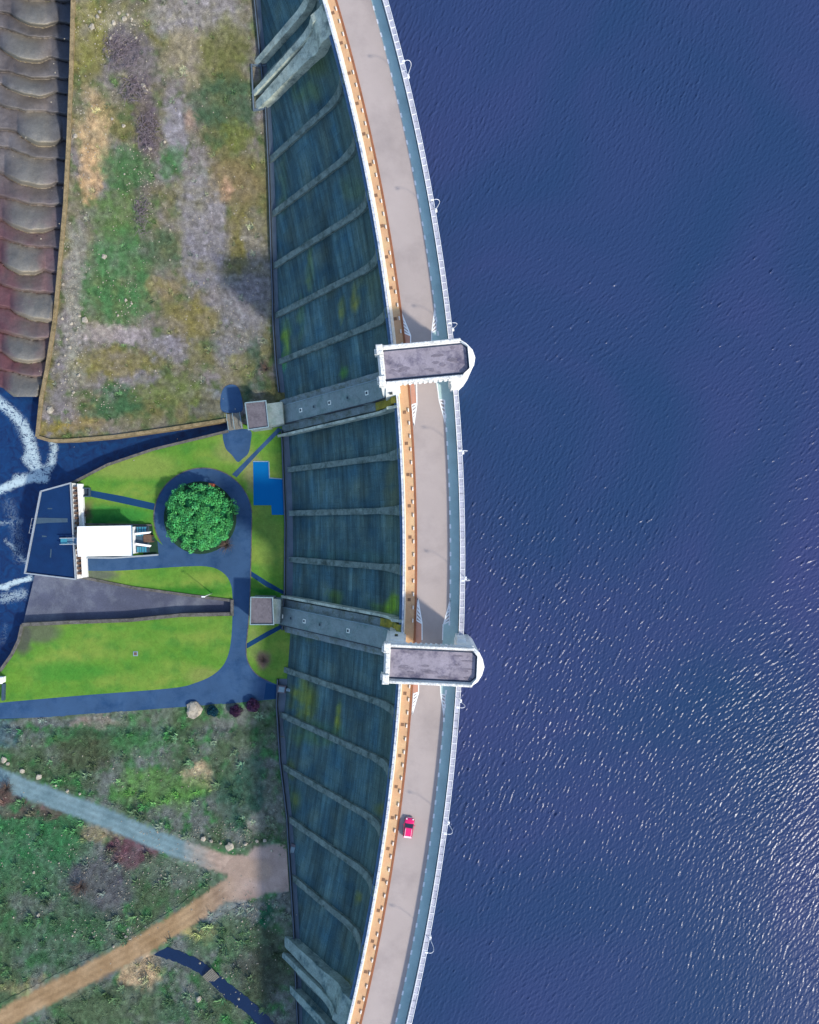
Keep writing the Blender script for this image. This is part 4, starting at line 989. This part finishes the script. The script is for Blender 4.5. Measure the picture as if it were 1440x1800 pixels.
# ------------------------------------------------------------------ vegetation helpers
def leafmesh(name, clumps, nper, size, base, spread, parent, seed, mat='leaf', flat_=.6):
    r = np.random.default_rng(seed); V = []; C_ = []
    for (cx, cy, cz, cr) in clumps:
        tone = np.array(base) * r.uniform(1 - spread, 1 + spread)
        tone = tone * np.array((1 + r.uniform(-.15, .25), 1, 1 + r.uniform(-.1, .15)))
        n = int(nper * cr * cr)
        for _ in range(n):
            u = r.normal(size=3); u /= np.linalg.norm(u); u[2] = abs(u[2]) if r.random() < .8 else u[2]
            p = np.array((cx, cy, cz)) + u * cr * r.uniform(.75, 1.06)
            nrm = u + r.normal(size=3) * flat_; nrm /= np.linalg.norm(nrm)
            a = np.cross(nrm, r.normal(size=3)); a /= np.linalg.norm(a); b_ = np.cross(nrm, a); s = size * r.uniform(.6, 1.3)
            V += [p + a * s, p + b_ * s * .6, p - a * s, p - b_ * s * .6]
            c = tone * r.uniform(.75, 1.25); C_ += [c] * 4
    F = [(4 * i, 4 * i + 1, 4 * i + 2, 4 * i + 3) for i in range(len(V) // 4)]
    return bare(name, [tuple(v) for v in V], F, mat, np.clip(np.array(C_), .005, .8), parent=parent)
def blob(mb_, c, r, sub=2, amp=.25, sz=1, seed=0, fr=1.2):
    bm = bmesh.new(); bmesh.ops.create_icosphere(bm, subdivisions=sub, radius=1)
    vs = []
    for v in bm.verts:
        k = 1 + amp * noise.fractal(v.co * fr + Vector((seed * 3.1, seed, 0)), 1, 2, 3); vs.append((c[0] + v.co.x * r * k, c[1] + v.co.y * r * k, c[2] + v.co.z * r * k * sz))
    mb_.add(vs, [tuple(v.index for v in f.verts) for f in bm.faces]); bm.free()
plain('crown_core', A(44, 124, 86), .95, .3, 1.5, .05)
# round bed and the tree in the loop
flat('planting_bed', circ(352, 910, 64, 40), 'dark_grass', off=.03, step=0)
c = P(352, 910, FL + 3); r = empty('round_tree', (c[0], c[1], FL), 0, 'broad round green tree filling the middle of the loop road', 'tree')
m_ = MB(); m_.tube([(0, 0, 0), (.1, .1, 1.5), (0, .2, 3.2)], [.5, .4, .3], 10)
for k in range(7):
    a = k * .9; m_.tube([(0, .1, 1.2 + k * .15), (2.2 * math.cos(a), 2.2 * math.sin(a), 3.2), (4.6 * math.cos(a), 4.6 * math.sin(a), 3.9)], [.22, .14, .06], 6)
m_.build('trunk', 'bark', r)
cl = []; R = 7.7
rr = np.random.default_rng(5)
for _ in range(330):
    a = rr.uniform(0, 6.283); q = math.sqrt(rr.random()) * R * (1 + .07 * math.sin(3 * a + 1) + .04 * math.sin(7 * a))
    zt = 1.2 + 4.6 * math.sqrt(max(0, 1 - (q / (R * 1.13)) ** 2)) + rr.normal() * .35
    if q > R * .9 and rr.random() < .3: continue
    cl.append((q * math.cos(a), q * math.sin(a), zt, rr.uniform(.55, 1.05)))
cr = leafmesh('crown', cl, 105, .185, A(92, 196, 118), .30, r, 6)
m_ = MB(); blob(m_, (0, 0, 1.6), R * .92, 4, .12, .52, 3, 2.5); core = m_.build('crown_core', 'crown_core', cr, True)
# shrubs near the lower road
for px, py, rp, col, hh, lb, ct in [(375, 1249, 11.5, (18, 74, 94), .75, 'dark teal clipped round shrub next to the pale boulder', 'shrub'), (416, 1247, 13.5, (70, 50, 84), .85, 'dark purple shrub, left of the pair by the lower road', 'shrub'), (447, 1238, 14.5, (74, 54, 90), .85, 'dark purple shrub, right of the pair by the lower road', 'shrub'),
                                ]:
    x, y, z = G(px, py); rm = rp * (CAMZ - z) / FPX * .9
    r = empty('round_shrub', (x, y, z), 0, lb, ct)
    m_ = MB(); m_.tube([(0, 0, -.1), (0, 0, rm * .5)], [.12, .08], 6); m_.build('stem', 'bark', r)
    cl = [(rm * .72 * math.sqrt(q) * math.cos(a), rm * .72 * math.sqrt(q) * math.sin(a), rm * hh * math.sqrt(max(.05, 1 - q * .8)), rm * .34) for q, a in zip(np.random.default_rng(int(px)).random(26), np.random.default_rng(int(py)).uniform(0, 6.28, 26))]
    leafmesh('foliage', cl, 260 / max(rm * .34, .4), .12, A(*col), .2, r, int(px))
def bare_shrub(px, py, rm, n, lb, col='twig'):
    x, y, z = G(px, py); r = empty('bare_shrub', (x, y, z), 0, lb, 'shrub'); m_ = MB(); q = np.random.default_rng(int(px * 7 + py))
    for _ in range(n):
        a = q.uniform(0, 6.28); l = rm * q.uniform(.4, 1.1); zt = rm * q.uniform(.25, .7); a2 = a + q.uniform(-.5, .5)
        m_.tube([(q.normal() * .08, q.normal() * .08, 0), (l * .5 * math.cos(a), l * .5 * math.sin(a), zt * .7), (l * math.cos(a2), l * math.sin(a2), zt)], [.05, .035, .015], 4, False)
    m_.build('branches', col, r)
bare_shrub(148, 902, 1.7, 60, 'brown bare shrub on the lawn beside the river house front')
bare_shrub(398, 958, 2.2, 80, 'grey leafless shrub at the lower right rim of the round tree')
bare_shrub(463, 1160, 1.7, 60, 'bare brown shrub in its soil patch on the lawn corner by the dam foot')
bare_shrub(468, 648, 2.0, 60, 'dark leafless shrub on the moor corner by the dam foot')
bare_shrub(142, 1558, 2.6, 70, 'pale leafless shrub on the lower moor above the dirt road')
bare_shrub(12, 1385, 2.6, 90, 'reddish bare shrub at the left edge below the gravel track')

# ------------------------------------------------------------------ rocks
def rock(px, py, rp, lb, grp, sd, sz=.7):
    x, y, z = G(px, py); rm = rp * (CAMZ - z) / FPX
    m_ = MB(); blob(m_, (0, 0, 0), rm, 2, .5, sz, sd, 1.1); o = m_.build('boulder', 'rock_pale'); o.location = (x, y, z + rm * .22 + .1); o.rotation_euler = (0, 0, sd)
    T(o, lb, 'boulder', grp)
for i, (px, py, rp, lb) in enumerate([(342, 1246, 17, 'large pale angular boulder beside the dark teal shrub'), (184, 452, 5.5, 'bright white boulder alone on the green patch of the moor'), (150, 563, 6.5, 'white boulder on the pale gravel near the moor wall'), (90, 721, 7.5, 'flat pale slab at the lower left corner of the moor'), (126, 569, 4, 'narrow pale stone left of the white boulder by the moor wall'),
        (405, 1487, 9, 'large pale boulder at the bend where track meets dirt road'), (40, 1355, 5, 'pale boulder at the upper edge of the gravel track, second from left'), (8, 1335, 6, 'pale boulder at the upper edge of the gravel track, leftmost'), (69, 1365, 6, 'tan boulder at the upper edge of the gravel track, third from left'), (358, 1474, 5, 'small pale boulder left of the big one by the track bend')]):
    rock(px, py, rp * .85, lb, 'boulders on the moor', i + 1, .35)
for i, (px, py, rp) in enumerate([(163, 48, 5), (201, 42, 4), (219, 34, 4), (225, 27, 3), (176, 22, 3), (172, 30, 3), (210, 24, 3), (232, 34, 2.5), (195, 68, 3), (240, 68, 2.5), (253, 153, 5), (257, 161, 4), (218, 222, 3), (264, 262, 3.5), (290, 250, 3), (133, 240, 4), (198, 210, 2.5)]):
    rock(px, py, rp, 'small pale stone among the scatter in the upper part of the moor', 'small stones scattered on the upper moor', i + 20)
for i, (px, py, rp) in enumerate([(124, 611, 3), (112, 500, 2.5), (139, 660, 3), (110, 560, 2.5), (208, 555, 2), (222, 528, 2.5), (232, 534, 2), (140, 555, 3), (118, 596, 2.5), (115, 625, 2), (103, 640, 2.5), (130, 690, 2.5)]):
    rock(px, py, rp, 'small pale stone near the moor wall in the lower part of the moor', 'small stones scattered along the moor wall', i + 40)
for i, (px, py, rp) in enumerate([(99, 1380, 3), (119, 1390, 3.5), (141, 1395, 3), (15, 1342, 4), (372, 1478, 4), (388, 1482, 3), (432, 1483, 4), (452, 1478, 4), (466, 1477, 4), (478, 1495, 3), (492, 1503, 3), (222, 1646, 3.5), (200, 1663, 3), (60, 1533, 3), (68, 1608, 4), (350, 1755, 6)]):
    rock(px, py, rp * .75, 'small pale stone beside the track and dirt road on the lower moor', 'small stones beside the tracks', i + 60)

# ------------------------------------------------------------------ low scrub (nobody could count it)
def scatter(name, poly, n, colf, mat, hmin, hmax, seed, keep=None, bigp=.03):
    r = np.random.default_rng(seed); V = []; C_ = []; F = []
    X = [p[0] for p in poly]; Y = [p[1] for p in poly]; got = 0
    def inside(x, y):
        c = False; j = len(poly) - 1
        for i in range(len(poly)):
            if (Y[i] > y) != (Y[j] > y) and x < (X[j] - X[i]) * (y - Y[i]) / (Y[j] - Y[i]) + X[i]: c = not c
            j = i
        return c
    while got < n:
        px, py = r.uniform(max(-60, min(X)), min(510, max(X))), r.uniform(max(-60, min(Y)), min(1860, max(Y)))
        if not inside(px, py) or (keep and not keep(px, py)): continue
        x, y, z = G(px, py)
        if noise.fractal((x * .25, y * .25, 4), 1, 2, 3) < r.uniform(-.6, .35): continue
        got += 1; c0 = colf(x, y, z) * r.uniform(.95, 1.75); big = r.random() < bigp; hh = r.uniform(hmin, hmax) * (3.2 if big else 1); c0 = c0 * (np.array((.8, .95, .8)) if big else 1)
        for _ in range(r.integers(5, 9) * (4 if big else 1)):
            a = r.uniform(0, 6.28); l = hh * r.uniform(.6, 1.3); wd = hh * r.uniform(.14, .3); k = len(V)
            bx, by = x + r.normal() * hh * .4, y + r.normal() * hh * .4
            ex_, ey = bx + l * math.cos(a), by + l * math.sin(a); ez = z + hh * r.uniform(.35, 1.0)
            V += [(bx - wd * math.sin(a), by + wd * math.cos(a), z - .05), (bx + wd * math.sin(a), by - wd * math.cos(a), z - .05), (ex_, ey, ez)]
            F.append((k, k + 1, k + 2)); c = np.clip(c0 * r.uniform(.7, 1.35), .004, .8); C_ += [c] * 3
    o = bare(name, V, F, mat, np.array(C_)); return T(o, kind='stuff')
def keep_s(px, py):
    for ln, wd in (([(-120, 1330), (0, 1368), (60, 1392), (170, 1432), (300, 1486), (400, 1520), (460, 1530)], 18), ([(510, 1528), (455, 1532), (400, 1562), (330, 1612), (230, 1672), (120, 1730), (0, 1792), (-120, 1850)], 20), ([(440, 1510), (470, 1560)], 30), ([(236, 1668), (270, 1668), (330, 1688), (368, 1712), (405, 1745), (440, 1772), (480, 1815)], 13)):
        if min(seg_d(px, py, a, b_) for a, b_ in zip(ln[:-1], ln[1:])) < wd: return False
    return True
keep_n = lambda px, py: not ((380 < px < 432) and py > 674)
scatter('moor_scrub', [(132, -60), (128, 120), (118, 360), (100, 560), (76, 700), (72, 765), (130, 770), (300, 750), (400, 735), (470, 700), (485, 690), (474, 470), (466, 200), (445, -60)], 15000, col_n, 'tuft', .08, .24, 2, keep_n, .008)
scatter('moor_scrub', [(-60, 1274), (100, 1266), (300, 1250), (482, 1236), (500, 1440), (512, 1640), (520, 1860), (-60, 1860)], 17000, col_s, 'tuft', .10, .30, 3, keep_s, .02)

def brush(px, py, rx, ry, n, lb, col='twig'):
    x, y, z = G(px, py); k = (CAMZ - z) / FPX; r = empty('brushwood_pile', (x, y, z), 0, lb, 'brushwood'); r['group'] = 'brushwood piles on the upper moor'
    q = np.random.default_rng(int(px + py)); m_ = MB()
    for _ in range(n):
        a, b_ = float(np.clip(q.normal(), -1.7, 1.7)) * rx * .5 * k, float(np.clip(q.normal(), -1.7, 1.7)) * ry * .5 * k; t = q.uniform(0, 6.28); l = q.uniform(.4, 1.3); hz = q.uniform(.15, .7)
        m_.tube([(a - l * math.cos(t), b_ - l * math.sin(t), hz - q.uniform(0, .2)), (a + q.normal() * .1, b_ + q.normal() * .1, hz + .12), (a + l * math.cos(t), b_ + l * math.sin(t), hz - .1)], [.035, .05, .02], 4, False)
    m_.build('branches', col, r)
plain('brush_grey', A(150, 142, 156), .95, .35, 1.5, .05, 0, 4, stain=A(100, 88, 104), sstr=.9)
brush(215, 82, 34, 44, 260, 'topmost pile of grey cut brushwood below the white stones of the moor', 'brush_grey')
brush(238, 150, 26, 34, 190, 'second grey brushwood pile from the top of the moor', 'brush_grey')
brush(262, 220, 20, 48, 200, 'long grey-purple brushwood pile in the middle of the moor', 'brush_grey')
brush(250, 365, 14, 54, 130, 'lowest narrow brushwood pile on the green of the moor', 'brush_grey')
def pebbles(poly_n, seed, regions):
    q = np.random.default_rng(seed); m_ = MB(); V = []; F = []
    for (cx, cy, rx, ry, n) in regions:
        for _ in range(n):
            px, py = cx + q.normal() * rx * .5, cy + q.normal() * ry * .5
            x, y, z = G(px, py); s_ = q.uniform(.06, .19) * (1.5 if q.random() < .08 else 1); k = len(V); a = q.uniform(0, 6.28)
            for t in range(5): V.append((x + s_ * math.cos(a + t * 1.257) * q.uniform(.7, 1.2), y + s_ * math.sin(a + t * 1.257) * q.uniform(.7, 1.2), z + .08))
            V.append((x, y, z + .12 + s_ * .7)); F += [(k + t, k + (t + 1) % 5, k + 5) for t in range(5)]
    return T(bare('pebbles', V, F, 'rock_pale'), kind='stuff')
pebbles(None, 3, [(215, 45, 70, 60, 150), (250, 320, 40, 90, 130), (130, 560, 20, 180, 260), (225, 530, 30, 40, 40), (180, 470, 60, 60, 40), (300, 250, 220, 400, 260), (400, 520, 100, 200, 150), (200, 680, 120, 80, 110), (150, 200, 30, 160, 80)])
pebbles(None, 4, [(300, 1540, 120, 60, 160), (120, 1560, 160, 120, 130), (440, 1600, 70, 60, 120), (330, 1470, 120, 20, 60), (200, 1640, 90, 16, 60), (60, 1480, 100, 80, 60), (430, 1470, 60, 30, 50), (400, 1720, 100, 60, 70), (250, 1350, 200, 60, 60)])
# ------------------------------------------------------------------ small things on the valley floor
c = P(372.5, 853, FL + .5); r = empty('grit_bin', (c[0], c[1], FL + .012), rad(-10), 'small orange bin on the loop road at the edge of the round tree', 'bin')
m_ = MB(); m_.box(-.6, .6, -.38, .38, 0, .75, .06); m_.build('body', 'orange_plastic', r)
m_ = MB(); m_.box(-.66, .66, -.44, .44, .753, .92, .08); m_.build('lid', 'orange_plastic', r)
c = P(373, 1043, FL); r = empty('lamp_post', (c[0], c[1], FL), 0, 'slim white lamp post on the narrow lawn above the concrete apron', 'lamp post')
m_ = MB(); m_.tube([(0, 0, 0), (0, 0, 3.5), (0, 0, 7.0)], [.11, .09, .07], 8); m_.build('pole', 'lamp_metal', r, True)
m_ = MB(); m_.box(-.55, .25, -.16, .16, 6.95, 7.12, .04); m_.build('lamp_head', 'lamp_metal', r)
c = P(238.5, 1149, FL); r = empty('manhole', (c[0], c[1], FL), 0, 'small square concrete manhole in the middle of the big lawn', 'manhole')
m_ = MB(); m_.box(-.55, .55, -.55, .55, 0, .12, .03); m_.build('frame', 'pale_edge', r); m_ = MB(); m_.box(-.33, .33, -.33, .33, .123, .15); m_.build('lid', 'niche_brown', r)
def cabinet(px, py, z, sx, sy, hz, rot, lb):
    x, y = P(px, py, z); r = empty('valve_cabinet', (x, y, z - hz), rot, lb, 'cabinet')
    m_ = MB(); m_.box(-sx, sx, -sy, sy, -1.5, hz, .06); m_.build('body', 'house_roof', r)
    m_ = MB(); m_.box(-sx * .7, sx * .7, -sy * .7, sy * .7, hz + .003, hz + .08); m_.build('lid', 'pale_edge', r)
    m_ = MB(); m_.tube([(sx + .1, 0, hz * .5), (sx + .9, 0, hz * .5)], [.42, .42], 12); m_.tube([(sx + .9, 0, hz * .5 - .02), (sx + 1.1, 0, hz * .5)], [.55, .55], 12); m_.build('outlet', 'pale_edge', r)
cabinet(495, 1212, -30.3, .95, .85, 1.2, rad(-8), 'squat grey stone valve box at the dam foot where the lower road ends')
cabinet(513, 1499, -23.6, .62, 1.9, 1.4, rad(-14), 'long pale valve box at the dam foot where the dirt junction ends')
x, y, z = G(372, 1715); r = empty('culvert_crossing', (x, y, z + .2), rad(-48), 'small slatted wooden crossing over the dark stream', 'footbridge')
m_ = MB(); [m_.box(-1.25 + k * .36, -.97 + k * .36, -1.3, 1.3, .1, .2) for k in range(7)]; m_.build('planks', 'wood', r)
m_ = MB(); [m_.box(-1.3, 1.3, s - .09, s + .09, -.1, .097) for s in (-1.1, 1.1)]; m_.build('beam', 'wood', r)
c = P(6, 1193, FL); r = empty('gate_pillar', (c[0], c[1], FL), 0, 'white gate pillar at the left edge where the big lawn meets the lower road', 'pillar')
m_ = MB(); m_.box(-.7, .6, -.7, .6, 0, 1.6, .08); m_.build('post', 'wall_white', r); m_ = MB(); m_.box(-.8, .7, -.8, .7, 1.603, 1.8, .06); m_.build('cap', 'roof_white', r)
wallthing('garden_wall', 'narrow blue-grey wall at the left edge below the white gate pillar', [(9, 1201), (8, 1230)], .5, 'seam_grey', flatz=FL, top=.7)
# concrete footing box round the heavy wing rib
fb = MB(); ln = []
for px, py in [(468, 118), (443, 116), (447, 195), (470, 191)]: x, y, z = G(px, py); ln.append((x, y, z + .55))
fb.wall(ln, .3, -30, 0); r = empty('footing_wall', (0, 0, 0), 0, 'thin wall boxing in the foot of the heavy wing rib beside the moor', 'wall'); fb.build('masonry', 'toe_path', r)

# ------------------------------------------------------------------ the red car
def car():
    t = th_of(718, 1452); x, y = P(718.5, 1453)
    r = empty('hatchback_car', (x, y, .0), t, 'small red hatchback car driving on the crest road below the lower tower', 'car')   # local y = forward (north)
    secs = [(-1.88, .62, .42, .70), (-1.80, .78, .30, .92), (-1.45, .84, .22, .98), (-.6, .85, .2, .98), (.5, .85, .2, .97), (1.05, .84, .22, .94), (1.55, .80, .24, .84), (1.82, .68, .32, .70), (1.9, .5, .4, .60)]
    v = []; n = 16
    for (yy, hw, z0, z1) in secs:
        zc, hz = (z0 + z1) / 2, (z1 - z0) / 2
        for k in range(n):
            a = 2 * math.pi * k / n; ca, sa = math.cos(a), math.sin(a)
            v.append((hw * math.copysign(abs(ca) ** .45, ca), yy, zc + hz * math.copysign(abs(sa) ** .5, sa)))
    f = [(i * n + k, i * n + (k + 1) % n, (i + 1) * n + (k + 1) % n, (i + 1) * n + k) for i in range(len(secs) - 1) for k in range(n)] + [tuple(range(n)), tuple((len(secs) - 1) * n + k for k in range(n))]
    m_ = MB(); m_.add(v, f); m_.build('body', 'car_paint', r, True)
    m_ = MB(); lo = [(-.76, -1.62), (.76, -1.62), (.78, -.5), (.76, .95), (-.76, .95), (-.78, -.5)]; hi = [(-.60, -1.30), (.60, -1.30), (.64, -.5), (.58, .32), (-.58, .32), (-.64, -.5)]
    m_.prism(lo, .95, 1.40, hi); m_.build('cabin_glass', 'car_glass', r)
    m_ = MB(); hi2 = [(-.58, -1.24), (.58, -1.24), (.62, -.5), (.54, .26), (-.54, .26), (-.62, -.5)]; m_.prism([(p[0] * 1.05, p[1] * 1.03) for p in hi], 1.403, 1.47, hi2); rf = m_.build('roof', 'car_paint', r)
    m_ = MB(); [m_.box(s - .03, s + .03, -1.2, .2, 1.473, 1.52) for s in (-.53, .53)]; m_.build('roof_rail', 'car_pale', rf)
    m_ = MB(); m_.prism([(-.68, -1.62), (.68, -1.62), (.64, -1.24), (-.64, -1.24)], [1.30, 1.30, 1.474, 1.474], [1.34, 1.34, 1.50, 1.50]); m_.build('sunlit_tailgate', 'car_pale', r)  # pale panel added at the tailgate, sunlight put into its colour
    for sx in (-1, 1):
        for yy in (-1.22, 1.2):
            m_ = MB(); m_.tube([(sx * .62, yy, .31), (sx * .86, yy, .31)], [.31, .31], 18); ty = m_.build('wheel', 'tyre', r)
            m_ = MB(); m_.tube([(sx * .863, yy, .31), (sx * .875, yy, .31)], [.19, .19], 12); m_.build('rim', 'rim', ty)
        m_ = MB(); blob(m_, (sx * .55, 1.72, .72), .14, 2, 0, .7); m_.build('headlight', 'lens', r, True)
        m_ = MB(); m_.box(sx * .62 - .1, sx * .62 + .1, -1.90, -1.83, .62, .84, .02); m_.build('tail_light', 'car_paint', r)
        m_ = MB(); m_.box(sx * .95 - .1, sx * .95 + .1, .62, .76, .92, 1.06, .03); m_.build('mirror', 'car_paint', r)
    m_ = MB(); m_.box(-.62, .62, -1.96, -1.82, .34, .56, .04); m_.box(-.55, .55, 1.84, 1.95, .30, .46, .03); m_.build('bumper', 'car_pale', r)
    r.scale = (1.1, 1.0, 1.0)
    return r
car()
